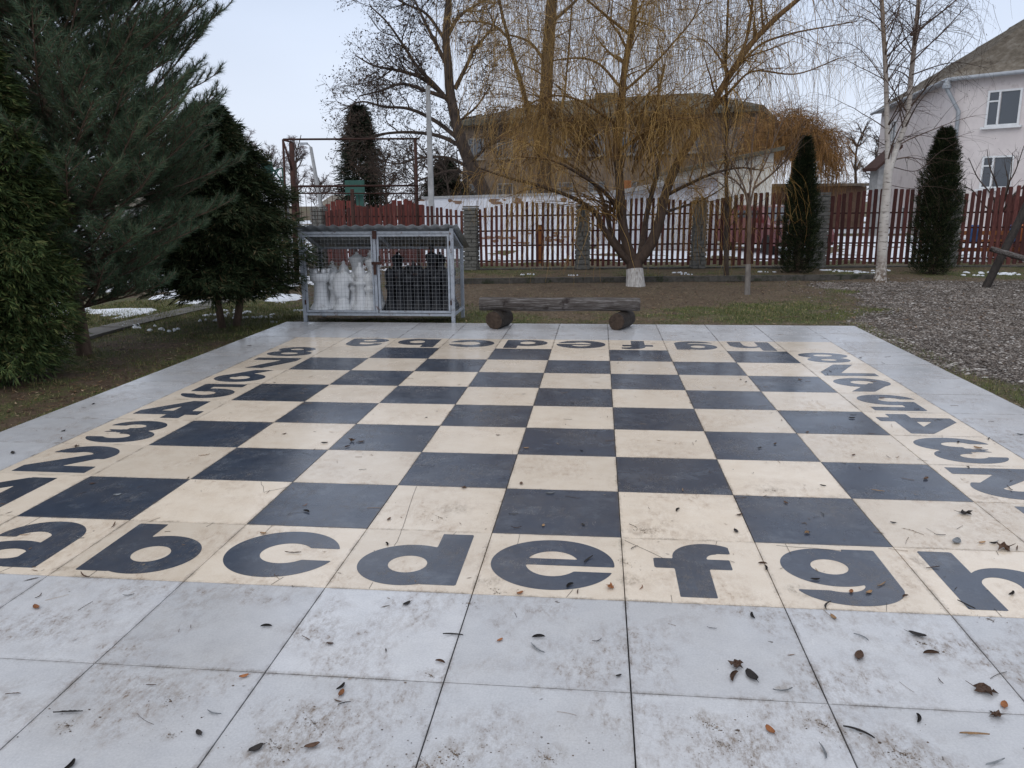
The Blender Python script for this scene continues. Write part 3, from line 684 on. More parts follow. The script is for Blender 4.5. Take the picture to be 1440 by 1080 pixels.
# ------------------------------------------------------------------ wire cage for the chess pieces
def cage():
    FL = np.array([-1.03, 6.66, -.03]); FR = np.array([.98, 6.66, -.03]); dp = .72
    FL = np.array([G(422, 455)[0]+.0, 6.66, -.04]); FR = np.array([G(631, 457)[0]+.02, 6.66, -.04]); W = FR[0]-FL[0]
    hf, hb = 1.235, .985
    root = empty('piece_cage', (FL+FR)/2, 'grey painted wire mesh cage with a corrugated roof holding the big chess pieces', 'cage')
    O = (FL+FR)/2; q = lambda x, y, z: np.array([FL[0]+x, FL[1]+y, z-.04])-O
    s = .045
    for x, y, h in ((0, 0, hf), (W, 0, hf), (0, dp, hb), (W, dp, hb)):
        MB().bar(q(x, y, 0), q(x, y, h), s).build('corner_post', M_GREYPAINT, root)
    fr = MB(); zb = .135
    for (a, b_) in ((q(.0225, 0, zb), q(W-.0225, 0, zb)), (q(0, .0225, zb), q(0, dp-.0225, zb)), (q(W, .0225, zb), q(W, dp-.0225, zb)), (q(.0225, dp, zb), q(W-.0225, dp, zb)),
                    (q(.0225, 0, hf-.05), q(W-.0225, 0, hf-.05)), (q(.0225, dp, hb-.03), q(W-.0225, dp, hb-.03)), (q(0, .03, hf-.04), q(0, dp-.03, hb-.02)), (q(W, .03, hf-.04), q(W, dp-.03, hb-.02)), (q(W/2, .02, hf-.035), q(W/2, dp-.02, hb-.015))):
        fr.bar(a, b_, .032)
    fr.build('base_frame', M_GREYPAINT, root)
    MB().box(q(W/2, dp/2, zb+.022), (W-.06, dp-.06, .012)).build('floor_sheet', M_CORR, root)
    # doors
    for k, (xa, xb) in enumerate(((.03, W*.505-.008), (W*.505+.008, W-.03))):
        d = MB(); z0, z1 = zb+.04, hf-.085; y = -.012
        for a, b_ in ((q(xa, y, z0), q(xb, y, z0)), (q(xa, y, z1), q(xb, y, z1))): d.bar(a, b_, .026)
        for xx in (xa+.013, xb-.013): d.bar(q(xx, y, z0+.013), q(xx, y, z1-.013), .026 if xx != xb-.013 or k else .036)
        if k == 0: d.bar(q(xb-.05, y-.001, z0+.013), q(xb-.05, y-.001, z1-.013), .02)
        do = d.build('door', M_GREYPAINT, root)
        wm = MB(); nx = int((xb-xa)/.047); nzr = int((z1-z0)/.047)
        for i in range(1, nx): xx = xa+(xb-xa)*i/nx; wm.bar(q(xx, y, z0), q(xx, y, z1), .0019)
        for i in range(1, nzr): zz = z0+(z1-z0)*i/nzr; wm.bar(q(xa, y-.003, zz), q(xb, y-.003, zz), .0019)
        wm.build('wire_mesh', M_WIRE, do)
        for zz in (z0+.12, z1-.1):
            xx = xa-.008 if k == 0 else xb+.008
            MB().tube([q(xx, y-.02, zz-.03), q(xx, y-.02, zz+.03)], .01, 8).build('hinge', M_RUST, do)
    la = MB(); la.box(q(W*.505, -.034, .80), (.13, .012, .035)).box(q(W*.505-.02, -.044, .72), (.035, .018, .13)).box(q(W*.505+.045, -.04, .86), (.02, .012, .07)); la.build('latch', M_RUST, root)
    MB().box(q(W*.505-.01, -.040, 1.16), (.055, .012, .10)).build('latch_plate', M_RUST, root)
    for x in (0, W):
        wm = MB(); n = int(dp/.047)
        for i in range(1, n):
            yy = dp*i/n; wm.bar(q(x, yy, zb), q(x, yy, hf+(hb-hf)*yy/dp-.03), .0019)
        for i in range(1, 24):
            zz = zb+.047*i; ymax = dp if zz < hb-.03 else dp*(hf-zz)/(hf-hb)
            if ymax > .05: wm.bar(q(x+.003, .02, zz), q(x+.003, ymax, zz), .0019)
        wm.build('wire_mesh', M_WIRE, root)
    wm = MB(); n = int(W/.047)
    for i in range(1, n): wm.bar(q(W*i/n, dp, zb), q(W*i/n, dp, hb-.03), .0019)
    for i in range(1, 18): wm.bar(q(.02, dp+.003, zb+.047*i), q(W-.02, dp+.003, zb+.047*i), .0019)
    wm.build('wire_mesh', M_WIRE, root)
    # corrugated roof
    nx = 130; xs = np.linspace(-.10, W+.09, nx); V = []
    for y, z in ((-.09, hf+.045), (dp+.12, hb-.035)):
        for x in xs: V.append(q(x, y+.004*sin(x*23), z+.014*sin(x*2*pi/.146)*.8+.004*sin(x*7)))
    V = np.array(V); V2 = V-np.array([0, 0, .004]); F = [(i, i+1, nx+i+1, nx+i) for i in range(nx-1)]; F2 = [(2*nx+nx+i, 2*nx+nx+i+1, 2*nx+i+1, 2*nx+i) for i in range(nx-1)]
    edge = [(i+1, i, 2*nx+i, 2*nx+i+1) for i in range(nx-1)]+[(nx+i, nx+i+1, 3*nx+i+1, 3*nx+i) for i in range(nx-1)]
    MB().add(np.concatenate([V, V2]), F+F2+edge).build('corrugated_roof', M_CORR, root, smooth=True)
    return FL, W, zb
FL, CW, ZB = cage()

def prof_piece(kind):
    P_ = {'pawn': [(.001, 0), (.115, 0), (.12, .03), (.10, .06), (.075, .09), (.055, .16), (.05, .24), (.075, .27), (.08, .29), (.05, .31), (.06, .34), (.078, .39), (.07, .44), (.04, .475), (.001, .49)],
          'rook': [(.001, 0), (.125, 0), (.13, .03), (.11, .06), (.085, .10), (.075, .2), (.07, .34), (.095, .37), (.11, .38), (.11, .47), (.08, .47), (.08, .44), (.001, .44)],
          'bishop': [(.001, 0), (.12, 0), (.125, .03), (.10, .07), (.075, .12), (.06, .22), (.055, .36), (.09, .39), (.09, .41), (.055, .43), (.065, .47), (.075, .53), (.055, .60), (.02, .65), (.025, .67), (.015, .69), (.001, .695)],
          'queen': [(.001, 0), (.13, 0), (.135, .03), (.11, .07), (.085, .13), (.065, .26), (.058, .42), (.095, .45), (.095, .47), (.06, .49), (.065, .56), (.10, .66), (.105, .67), (.07, .68), (.05, .70), (.02, .715), (.02, .74), (.001, .745)],
          'king': [(.001, 0), (.13, 0), (.135, .03), (.11, .07), (.085, .13), (.068, .28), (.06, .46), (.098, .49), (.098, .51), (.062, .53), (.068, .60), (.095, .69), (.09, .72), (.03, .75), (.001, .755)]}
    return P_[kind]
_pm = {}
def piece_mesh(kind, colour):
    key = (kind, colour)
    if key in _pm: return _pm[key]
    mat = M_WHITEP if colour == 'white' else M_BLACKP; mb = MB()
    if kind == 'knight':
        mb.lathe([(.001, 0), (.12, 0), (.125, .03), (.10, .07), (.075, .10), (.08, .14), (.05, .17)], n=20)
        # horse head profile, extruded with rounded sides
        prof = [(-.075, .15), (.075, .15), (.085, .25), (.07, .33), (.10, .36), (.155, .35), (.165, .38), (.13, .44), (.08, .49), (.05, .53), (.03, .57), (.0, .52), (-.06, .48), (-.095, .40), (-.105, .28)]
        n = len(prof); c = np.mean(prof, 0); V = []
        for y, sc in ((-.055, .72), (-.035, 1), (.035, 1), (.055, .72)):
            V += [(c[0]+(x-c[0])*sc, y, c[1]+(z-c[1])*sc) for x, z in prof]
        F = [(k*n+i, k*n+(i+1) % n, (k+1)*n+(i+1) % n, (k+1)*n+i) for k in range(3) for i in range(n)]+[tuple(range(n-1, -1, -1)), tuple(3*n+i for i in range(n))]
        mb.add(V, F)
    else:
        mb.lathe(prof_piece(kind), n=24)
        if kind == 'rook':
            for k in range(6):
                a = k*pi/3; mb.box((cos(a)*.094, sin(a)*.094, .495), (.03, .05, .05), rz=a)
        if kind == 'king': mb.box((0, 0, .80), (.028, .028, .11)).box((0, 0, .81), (.085, .024, .028))
    me = mb.mesh(colour+'_'+kind, mat, True); me.polygons.foreach_set('use_smooth', [True]*len(me.polygons))
    _pm[key] = me; return me
def pieces():
    r = random.Random(2); z = ZB+.028-.04
    # x as fraction of cage width, y depth, kind, label
    W_ = [(.085, .16, 'rook', 'white squat castle piece at the left front of the cage'), (.235, .15, 'knight', 'white horse head piece, second along the cage front'),
          (.365, .14, 'bishop', 'white tall ringed piece, third along the cage front'), (.455, .33, 'king', 'white piece with a wide crown leaning beside the cage latch'),
          (.13, .42, 'bishop', 'white pointed piece behind the squat castle'), (.205, .45, 'bishop', 'white pointed piece behind the horse head piece'),
          (.30, .46, 'queen', 'white flared crown piece in the back row, left one'), (.405, .48, 'queen', 'white flared crown piece in the back row near the latch'),
          (.05, .60, 'pawn', 'small white pawn in the far left corner of the cage'), (.165, .26, 'pawn', 'short white ball topped piece between the castle and the horse head'), (.425, .16, 'pawn', 'short white ball topped piece right beside the latch post'), (.30, .27, 'pawn', 'short white ball topped piece between the horse head and the ringed piece')]
    for fx, y, kd, lb in W_:
        o = link('chess_piece', piece_mesh(kd, 'white'), None, (FL[0]+fx*CW, FL[1]+y, z), (0, 0, r.uniform(-.3, .3)))
        s = {'rook': 1.15, 'knight': 1.1, 'queen': 1.1, 'pawn': 1.12}.get(kd, 1.0); o.scale = (s*1.04, s*1.04, s*.92)
        if 'leaning' in lb: o.rotation_euler = (0, -.10, 0)
        tag(o, lb, 'chess piece', 'white giant chess pieces in the cage')
    names = {'pawn': 'pawn', 'rook': 'castle', 'knight': 'horse head', 'bishop': 'pointed', 'queen': 'crowned', 'king': 'cross topped'}
    rows = [(.15, ['pawn', 'pawn', 'rook', 'pawn', 'pawn', 'rook', 'pawn'], 'front'), (.37, ['bishop', 'knight', 'bishop', 'knight', 'king', 'bishop', 'pawn'], 'middle'), (.58, ['queen', 'pawn', 'pawn', 'pawn', 'queen', 'pawn'], 'back')]
    pos = ['by the latch', 'second from the latch', 'third from the latch', 'in the middle', 'third from the right post', 'second from the right post', 'by the right post']
    for y, ks, rowname in rows:
        for i, kd in enumerate(ks):
            fx = .565+.385*(i+.2*(rowname == 'middle'))/(len(ks)-1+.2)
            o = link('chess_piece', piece_mesh(kd, 'black'), None, (FL[0]+fx*CW, FL[1]+y+r.uniform(-.02, .02), z), (0, 0, r.uniform(-3, 3)))
            o.scale = (.88, .88, 1.16 if kd == 'pawn' else 1.0 if kd != 'bishop' else .92)
            tag(o, f'black {names[kd]} piece in the {rowname} row of the cage, {pos[i]}', 'chess piece', 'black giant chess pieces in the cage')
pieces()

# ------------------------------------------------------------------ log bench
def rough_log(a, b, r, seed_, mat, endmat, name, parent, base, nseg=26, n=20, amp=.05):
    a = np.asarray(a, float); b = np.asarray(b, float); d = b-a; Ln = np.linalg.norm(d); d /= Ln
    up = np.array([0, 0, 1.]) if abs(d[2]) < .9 else np.array([0, 1., 0]); x = np.cross(d, up); x /= np.linalg.norm(x); y = np.cross(x, d)
    V = []
    for i in range(nseg+1):
        t = i/nseg
        for j in range(n):
            th = j*2*pi/n; rr = r*(1+amp*(float(vnoise(np.array([t*5]), np.array([j*.9]), seed_)[0])-.5)*2+amp*.8*sin(th*2+seed_)+amp*.5*sin(t*9+th))
            ed = 1-.05*(t < .01)-.05*(t > .99)
            V.append(a+d*Ln*t+ed*rr*(cos(th)*x+sin(th)*y)-base)
    F = [(i*n+j, (i+1)*n+j, (i+1)*n+(j+1) % n, i*n+(j+1) % n) for i in range(nseg) for j in range(n)]
    o = MB().add(V, F).build(name, mat, parent, True)
    for k, tt in ((0, a), (nseg, b)):
        ring = np.array(V[k*n:(k+1)*n]); c = ring.mean(0)+(d*.004 if k else -d*.004)
        pts = np.concatenate([ring, [c]]); F2 = [((i, (i+1) % n, n) if k else ((i+1) % n, i, n)) for i in range(n)]
        MB().add(pts, F2).build('end_grain', endmat, o)
    return o
def bench():
    y = 6.27; s0 = G(697, 460, 0); s1 = G(872, 462, 0); O = np.array([(s0[0]+s1[0])/2, y, 0])
    root = empty('log_bench', O, 'rustic bench of one long weathered log on two short log feet', 'bench')
    rs = .115
    for sx, r_, sk in ((s0[0], .112, .02), (s1[0], .105, -.03)):
        rough_log((sx-.02+sk, y-.17, r_-.004), (sx+.10, y+.20, r_-.004), r_, int(sx*10), M_DLOG, M_LOGEND, 'log_foot', root, O, 8, 18, .04)
    a = P(674, 431, depth(np.array([s0[0], y, .3]))); b = P(900, 431, depth(np.array([s1[0], y, .3])))
    rough_log((a[0], y, .288), (b[0], y+.02, .290), .080, 5, M_LOG, M_LOGEND, 'log_seat', root, O, 40, 22, .05)
bench()

# leaning log frame at the right edge
def swing():
    a = G(1383, 405, -.05); D = depth(a); O = a.copy()
    root = empty('climbing_frame', O, 'leaning dark log with a crossing pole at the right edge of the gravel', 'play frame')
    rough_log(a-[0, 0, .1], P(1482, 214, D), .068, 3, M_DLOG, M_LOGEND, 'leaning_log', root, O, 16, 12)
    rough_log(P(1393, 350, D-.20), P(1560, 398, D-1.3), .05, 8, M_LOG, M_LOGEND, 'cross_pole', root, O, 16, 12)
    rough_log(G(1600, 430, -.05)-[0, 0, .1], P(1484, 205, D+.12), .068, 9, M_DLOG, M_LOGEND, 'leaning_log', root, O, 16, 12)
swing()

# ------------------------------------------------------------------ trees
def unit(v): return v/(np.linalg.norm(v)+1e-9)
class Tree:
    def __init__(s, seed_): s.r = np.random.default_rng(seed_); s.b = []; s.tw = []          # (path, radii)
    def limb(s, pts, r0, r1, n=None):
        pts = np.array(pts, float); k = len(pts); n = n or max(6, k*4)
        # Catmull-Rom resample
        Q = np.concatenate([[2*pts[0]-pts[1]], pts, [2*pts[-1]-pts[-2]]]); out = []
        for t in np.linspace(0, k-1-1e-6, n):
            i = int(t); f = t-i; p0, p1, p2, p3 = Q[i:i+4]
            out.append(.5*((2*p1)+(-p0+p2)*f+(2*p0-5*p1+4*p2-p3)*f*f+(-p0+3*p1-3*p2+p3)*f**3))
        out = np.array(out); rad = r0+(r1-r0)*np.linspace(0, 1, n)**.85
        s.b.append((out, rad)); return out, rad
    def wander(s, p, d, Ln, n, wig, grav, rr0=None):
        d = unit(d); st = Ln/(n-1); out = [p]
        for i in range(n-1):
            d = unit(d+s.r.normal(0, wig, 3)+np.array([0, 0, grav])); p = p+d*st; out.append(p)
        return np.array(out)
    def spray(s, path, rad, count, Lr, ang=.9, wig=.12, grav=0., n=7, up=0., rf=.5, t0=.15, dest='b', rmin=.003, flat=1.0):
        "side shoots along a path; returns them"
        res = []; m = len(path)
        for i in range(count):
            t = t0+(1-t0)*s.r.random()**.85; f = t*(m-1); j = min(int(f), m-2); p = path[j]+(path[j+1]-path[j])*(f-j)
            tang = unit(path[min(j+1, m-1)]-path[max(j-1, 0)]); q = s.r.normal(size=3); q = unit(q-tang*(q@tang)); q[2] *= flat
            d = unit(tang*cos(ang)+q*sin(ang)*1.0+np.array([0, 0, up])); Ln = s.r.uniform(*Lr)*(1-.35*t)
            r0 = max(rmin, min(rf*rad[j], Ln*.02)); pt = s.wander(p, d, Ln, n, wig, grav)
            rr = r0+(rmin*.6-r0)*np.linspace(0, 1, n) if r0 > rmin else np.linspace(rmin, rmin*.5, n)
            res.append((pt, rr)); (s.b if dest == 'b' else s.tw).append((pt, rr))
        return res
    def build(s, name, O, label, cat, bark, twig, group=None, split=.02, trunk_sides=10, twname='twigs', parent=None, sides=3, smallmat=None):
        root = empty(name, O, label, cat, group)
        big = [(p, r) for p, r in s.b if r[0] > split]; small = [(p, r) for p, r in s.b if r[0] <= split]
        tr = MB()
        first = big[:1]
        for p, r in first: tr.tube(p, r, trunk_sides)
        tr.build('trunk', bark, root, True, base=O)
        if len(big) > 1:
            link('limbs', strands_mesh('limbs', [p for p, r in big[1:]], [r for p, r in big[1:]], bark, 7, origin=O), root)
        if small: link('branches', strands_mesh('branches', [p for p, r in small], [r for p, r in small], smallmat or bark, 4, origin=O), root)['kind'] = 'stuff'
        if s.tw: 
            o = link(twname, strands_mesh(twname, [p for p, r in s.tw], [r for p, r in s.tw], twig, sides, origin=O), root); o['kind'] = 'stuff'
        return root

def curly_willow():
    t = Tree(21); g0 = G(893, 403, -.05); D = depth(g0)
    q = lambda px, py, dd=0.: P(px, py, D+dd)
    g0 = q(894, 404)
    t.limb([g0-[0, 0, .05], q(893, 385), q(892, 368)], .165, .15)
    C = t.limb([q(892, 372), q(880, 338), q(874, 300), q(871, 250), q(867, 200), q(873, 150), q(878, 100, .1), q(887, 50, .2), q(893, 0, .3), q(900, -80, .3), q(903, -170, .4)], .10, .045)
    R = t.limb([q(894, 371), q(914, 345), q(927, 312), q(936, 272), q(952, 232), q(978, 188), q(1002, 148), q(1022, 112), q(1056, 62), q(1092, 25), q(1130, -8), q(1180, -60)], .115, .035)
    Ls = [t.limb([q(888, 372), q(868, 350, -.1), q(849, 322, -.2), q(836, 298, -.3), q(805, 278, -.4), q(760, 262, -.5), q(715, 250, -.6), q(670, 235, -.6)], .075, .015),
          t.limb([q(886, 360), q(862, 335, .3), q(853, 300, .6), q(838, 262, .9), q(800, 230, 1.3), q(750, 205, 1.6), q(705, 190, 1.8)], .06, .015),
          t.limb([q(900, 365), q(905, 330, .4), q(912, 290, .7), q(925, 240, 1.1), q(930, 190, 1.4), q(925, 140, 1.5), q(935, 90, 1.6)], .07, .02),
          t.limb([q(873, 300), q(850, 270, -.5), q(815, 245, -1.0), q(775, 225, -1.3), q(730, 220, -1.5)], .045, .012),
          t.limb([q(936, 275), q(962, 262, -.4), q(1000, 245, -.8), q(1040, 236, -1.0), q(1075, 240, -1.1)], .04, .01),
          t.limb([q(872, 180), q(845, 160, -.3), q(812, 140, -.5), q(775, 135, -.6), q(735, 150, -.6)], .035, .010),
          t.limb([q(870, 120), q(845, 92, .2), q(820, 82, .4), q(785, 84, .5), q(750, 92, .5)], .03, .010),
          t.limb([q(868, 215), q(900, 190, -.6), q(940, 170, -1.0), q(985, 165, -1.2)], .035, .010),
          t.limb([q(876, 130), q(915, 95, .1), q(945, 62, .1), q(978, 20, .1), q(995, -40, .1)], .028, .010),
          t.limb([q(1022, 112), q(1045, 70), q(1056, 20), q(1062, -50), q(1066, -130)], .04, .018),
          t.limb([q(1018, 118), q(1065, 66), q(1110, 48), q(1160, 38, .2), q(1205, 30, .3)], .028, .009),
          t.limb([q(985, 175), q(1030, 125, -.2), q(1060, 100, -.3), q(1120, 104, -.4), q(1180, 82, -.5)], .028, .009),
          t.limb([q(887, 50), q(850, 20, -.3), q(815, -10, -.5), q(780, -50, -.7)], .03, .012),
          t.limb([q(893, 0), q(925, -40, .4), q(965, -80, .7), q(1010, -120, .9)], .03, .012),
          t.limb([q(930, 300), q(955, 292, .6), q(990, 280, 1.0), q(1020, 262, 1.4)], .035, .01)]
    # secondary branches
    sec = []
    for pth, rd in Ls[:8]+[Ls[14]]:
        sec += t.spray(pth, rd, 13, (.5, 1.3), .9, .13, .03, 9, up=.25, t0=.25, rmin=.004)
    for pth, rd in (C, R): sec += t.spray(pth[len(pth)//3:], rd[len(pth)//3:], 26, (.6, 1.7), 1.0, .12, .02, 9, up=.2, rmin=.004)
    up_sec = []
    for pth, rd in Ls[8:14]: up_sec += t.spray(pth, rd, 13, (.7, 1.7), .9, .1, -.02, 9, up=.2, rmin=.003)
    # outer dome: extra branches filling the weeping skirt
    for i in range(112):
        px = t.r.uniform(645, 1075); f = 1-((px-860)/215)**2; py = 112-26*f+t.r.random()*112*(1 if px < 900 else .85); a = q(870+(px-870)*.25, 200+t.r.uniform(-20, 50)); b_ = q(px, py, t.r.uniform(-2.2, 2.2)*max(f, .2))
        mid = (a+b_)/2+[0, 0, .35]; sec.append(t.limb([a, mid, b_], .012, .004, 9))
    low = []
    for pth, rd in sec:
        z = pth[-1][2]
        low += t.spray(pth, rd, 10, (.3, 2.2), 1.1, .19, -.34, 11, rmin=.0025, dest='t', t0=.1)
    for pth, rd in low[::2]: t.spray(pth, rd, 3, (.15, .5), .8, .22, -.2, 6, rmin=.0025, dest='t')
    for pth, rd in up_sec: t.spray(pth, rd, 6, (.6, 2.0), 1.2, .09, -.35, 9, rmin=.0016, dest='t2')
    for i in range(34):
        px = t.r.uniform(735, 870); a = q(865+t.r.uniform(-10, 15), 300+t.r.uniform(-15, 15)); b_ = q(px, 245+t.r.uniform(-8, 50), t.r.uniform(-1.5, 1.5)); t.limb([a, (a+b_)/2+[0, 0, .1], b_], .011, .003, 8)
    # limb bark by height: lower dark wood, upper ochre wood
    root = empty('curly_willow', g0, 'curly willow with dense drooping ochre twigs and a whitewashed trunk foot', 'tree')
    tm = MB(); tm.tube(t.b[0][0], t.b[0][1], 14); tm.build('trunk', M_BARKW, root, True, base=g0)
    lw = MB(); p0 = q(894, 404)-[0, 0, .05]; 
    for i in range(1): lw.tube([p0, q(893.5, 396), q(893, 386), q(892.5, 378.5)], [.195, .172, .163, .158], 16, cap=False)
    lw.build('whitewash', M_LIME, root, True, base=g0)
    bigs = [(p, r) for p, r in t.b[1:] if r[0] > .02]; lowb = []; highb = []
    zs = P(0, 262, D)[2]
    for p, r in bigs:
        k = int(np.searchsorted(np.cumsum(p[:, 2] > q(880, 235)[2]) > 0, True))
        if k > 1: lowb.append((p[:k+1], r[:k+1]))
        if k < len(p)-1: highb.append((p[k:], r[k:]))
    for nm, L_, mt in (('limbs', lowb, M_BARKW), ('upper_limbs', highb, M_BARKO)):
        link(nm, strands_mesh(nm, [p for p, r in L_], [r for p, r in L_], mt, 8, origin=g0), root)
    sm = [(p, r) for p, r in t.b[1:] if r[0] <= .02]
    link('branches', strands_mesh('branches', [p for p, r in sm], [r for p, r in sm], M_BARKO, 4, origin=g0), root)['kind'] = 'stuff'
    o = link('ochre_twigs', strands_mesh('ochre_twigs', [p for p, r in t.tw], [r for p, r in t.tw], M_OCHRE, 3, origin=g0), root); o['kind'] = 'stuff'
    # high, thin weeping tips against the sky
    t3 = Tree(22); cen = []; rgt = []
    for i in range(520):
        px = t3.r.uniform(650, 1200) if i % 3 == 0 else t3.r.uniform(650, 1040); py = t3.r.uniform(-230, 90) if px < 1040 else t3.r.uniform(-260, 40); p = q(px, py, t3.r.uniform(-2.0, 2.2))
        a = t3.wander(p, np.array([t3.r.normal(), t3.r.normal(), .3]), t3.r.uniform(.5, 1.3), 8, .12, -.05); rd = np.linspace(.006, .003, 8); t3.tw.append((a, rd))
        t3.hi = px < 1040; hang = t3.spray(a, rd, 9, (.7, 2.6), 1.3, .10, -.5, 10, rmin=.0024, dest='t')
        (cen if t3.hi else rgt).extend([(a, rd)]+hang)
        for h in hang[::2]: (cen if t3.hi else rgt).extend(t3.spray(h[0], h[1], 3, (.15, .6), .7, .12, -.25, 5, rmin=.0018, dest='t'))
    for i in range(55):
        px = t3.r.uniform(1060, 1200); py = t3.r.uniform(20, 140); p = q(px, py, t3.r.uniform(-1.5, 1.5)); a = t3.wander(p, np.array([.3, t3.r.normal()*.3, -1.]), t3.r.uniform(.6, 1.6), 9, .08, -.2); rgt.append((a, np.linspace(.003, .0012, 9)))
    for lst, mt in ((cen, M_OCHRED), (rgt, M_TWIGB)):
        o = link('hanging_twigs', strands_mesh('hanging_twigs', [p for p, r in lst], [r for p, r in lst], mt, 3, origin=g0), root); o['kind'] = 'stuff'
curly_willow()

def seed_clusters(t, ends, n_each, size, O, root, mat, name='seed_clusters'):
    c = np.repeat(ends, n_each, 0); n = len(c); c = c+t.r.normal(0, size*2.2, (n, 3))
    a = t.r.normal(size=(n, 3)); b_ = t.r.normal(size=(n, 3)); V = np.stack([c, c+a*size, c+b_*size], 1)-np.asarray(O)
    o = link(name, fast_mesh(name, V.reshape(-1, 3), np.arange(n*3).reshape(-1, 3), mat), root); o['kind'] = 'stuff'

def big_dark_tree():
    t = Tree(31); D = 32.; q = lambda px, py, dd=0.: P(px, py, D+dd); O = q(700, 340); O[2] = -.05
    t.limb([O-[0, 0, .1], q(692, 300), q(680, 270), q(664, 235), q(651, 205), q(641, 170), q(633, 130), q(630, 90), q(627, 50), q(631, 0), q(634, -60), q(630, -120)], .34, .09, 40)
    LB = [[(648, 198), (612, 170), (575, 153), (540, 150), (508, 143), (480, 156)], [(652, 208), (620, 192), (580, 186), (540, 188), (505, 196), (480, 190)], [(637, 150), (612, 120), (588, 95), (566, 62), (545, 32), (520, 8)],
          [(618, 128), (590, 108), (555, 98), (525, 92), (500, 78)], [(634, 140), (600, 128), (565, 118), (535, 128), (505, 135)], [(630, 95), (612, 60), (596, 28), (580, -5), (560, -40)], [(640, 125), (655, 95), (668, 68), (690, 42), (700, 20)],
          [(627, 55), (645, 24), (668, 8), (700, -10)], [(656, 215), (640, 180), (670, 150), (690, 120)], [(668, 240), (630, 222), (590, 222), (560, 230), (530, 225)], [(672, 255), (640, 240), (600, 250), (570, 262)],
          [(628, 60), (600, 20), (570, 5), (540, -15)], [(631, 0), (600, -40), (570, -60)], [(631, 0), (660, -40), (700, -70)], [(660, 230), (690, 200), (700, 180)]]
    for i, l in enumerate(LB):
        dd = t.r.uniform(-2.5, 2.5); n = len(l); pth, rd = t.limb([q(x, y, dd*k/(n-1)) for k, (x, y) in enumerate(l)], .10 if i < 8 else .08, .025)
        s1 = t.spray(pth, rd, 15, (.9, 2.3), .8, .16, .03, 8, rmin=.012, rf=.6, up=.1)
        for a, b_ in s1:
            s2 = t.spray(a, b_, 6, (.4, 1.2), .8, .2, .02, 6, rmin=.008, dest='b')
            for c, d in s2: t.spray(c, d, 3, (.2, .6), .8, .2, 0, 5, rmin=.0075, dest='t')
    ends = np.array([p[-1] for p, r in t.tw]); k = t.r.random(len(ends)) < .85
    root = t.build('ash_tree', O, 'large dark bare tree with spreading limbs and clumped dry seeds beyond the white wall', 'tree', M_BARKD, M_TWIGD, split=.03)
    seed_clusters(t, ends[k], 6, .042, O, root, M_SEED)
big_dark_tree()

def tall_poplar():
    t = Tree(41); D = 31.; q = lambda px, py, dd=0.: P(px, py, D+dd); O = q(764, 345); O[2] = -.05
    t.limb([O-[0, 0, .1], q(765, 280), q(766, 200), q(768, 130), q(771, 70), q(776, 0), q(780, -80), q(786, -200)], .32, .18, 24)
    for l, r0 in (([(764, 230), (748, 175), (735, 125), (723, 85), (714, 50), (703, 5), (695, -60)], .12), ([(775, 32), (795, 15), (815, -5), (840, -40)], .08), ([(716, 55), (695, 36), (668, 30), (645, 32)], .06), ([(765, 85), (748, 62), (728, 52), (706, 48)], .07),
                  ([(776, -10), (740, -60), (700, -90)], .08), ([(766, 190), (790, 150), (797, 100), (802, 40), (806, -30)], .06)):
        dd = t.r.uniform(-1, 1); n = len(l); pth, rd = t.limb([q(x, y, dd*k/(n-1)) for k, (x, y) in enumerate(l)], r0, r0*.45)
        for a, b_ in t.spray(pth, rd, 12, (.8, 2.2), .9, .12, -.04, 8, rmin=.007, rf=.4):
            t.spray(a, b_, 6, (.6, 2.0), 1.1, .1, -.3, 8, rmin=.0035, dest='t')
    for a, b_ in t.spray(t.b[0][0][8:], t.b[0][1][8:], 26, (1., 3.0), 1.0, .12, 0, 8, rmin=.009, rf=.3):
        t.spray(a, b_, 7, (.6, 2.4), 1.1, .1, -.3, 8, rmin=.0035, dest='t')
    t.build('tall_willow', O, 'tall thick trunked old willow rising out of view behind the curly willow', 'tree', M_BARKD, M_TWIGB, split=.03)
tall_poplar()

def yellow_willow():
    t = Tree(51); D = 38.; q = lambda px, py, dd=0.: P(px, py, D+dd); O = q(1118, 330); O[2] = -.05
    t.limb([O-[0, 0, .1], q(1118, 270), q(1120, 220), q(1122, 180)], .35, .15)
    tops = []
    for i in range(125):
        px = t.r.uniform(1035, 1190); f = 1-((px-1112)/78)**2; py = 168-22*max(f, -.5)+t.r.uniform(0, 70)+(12 if px > 1165 else 0)
        b_ = q(px, py, t.r.uniform(-2.5, 2.5)); a = q(1120, 230); tops.append(t.limb([a, (a+b_)/2+[0, 0, .6], b_], .03, .010, 8))
    for pth, rd in tops: 
        t.spray(pth, rd, 25, (.9, 3.4), 1.1, .14, -.35, 8, rmin=.0085, dest='t', t0=.3)
    t.build('weeping_willow', O, 'orange yellow weeping willow hanging over the far buildings right of the cream shed', 'tree', M_BARKD, M_ORANGE, split=.06, smallmat=M_ORANGE)
yellow_willow()

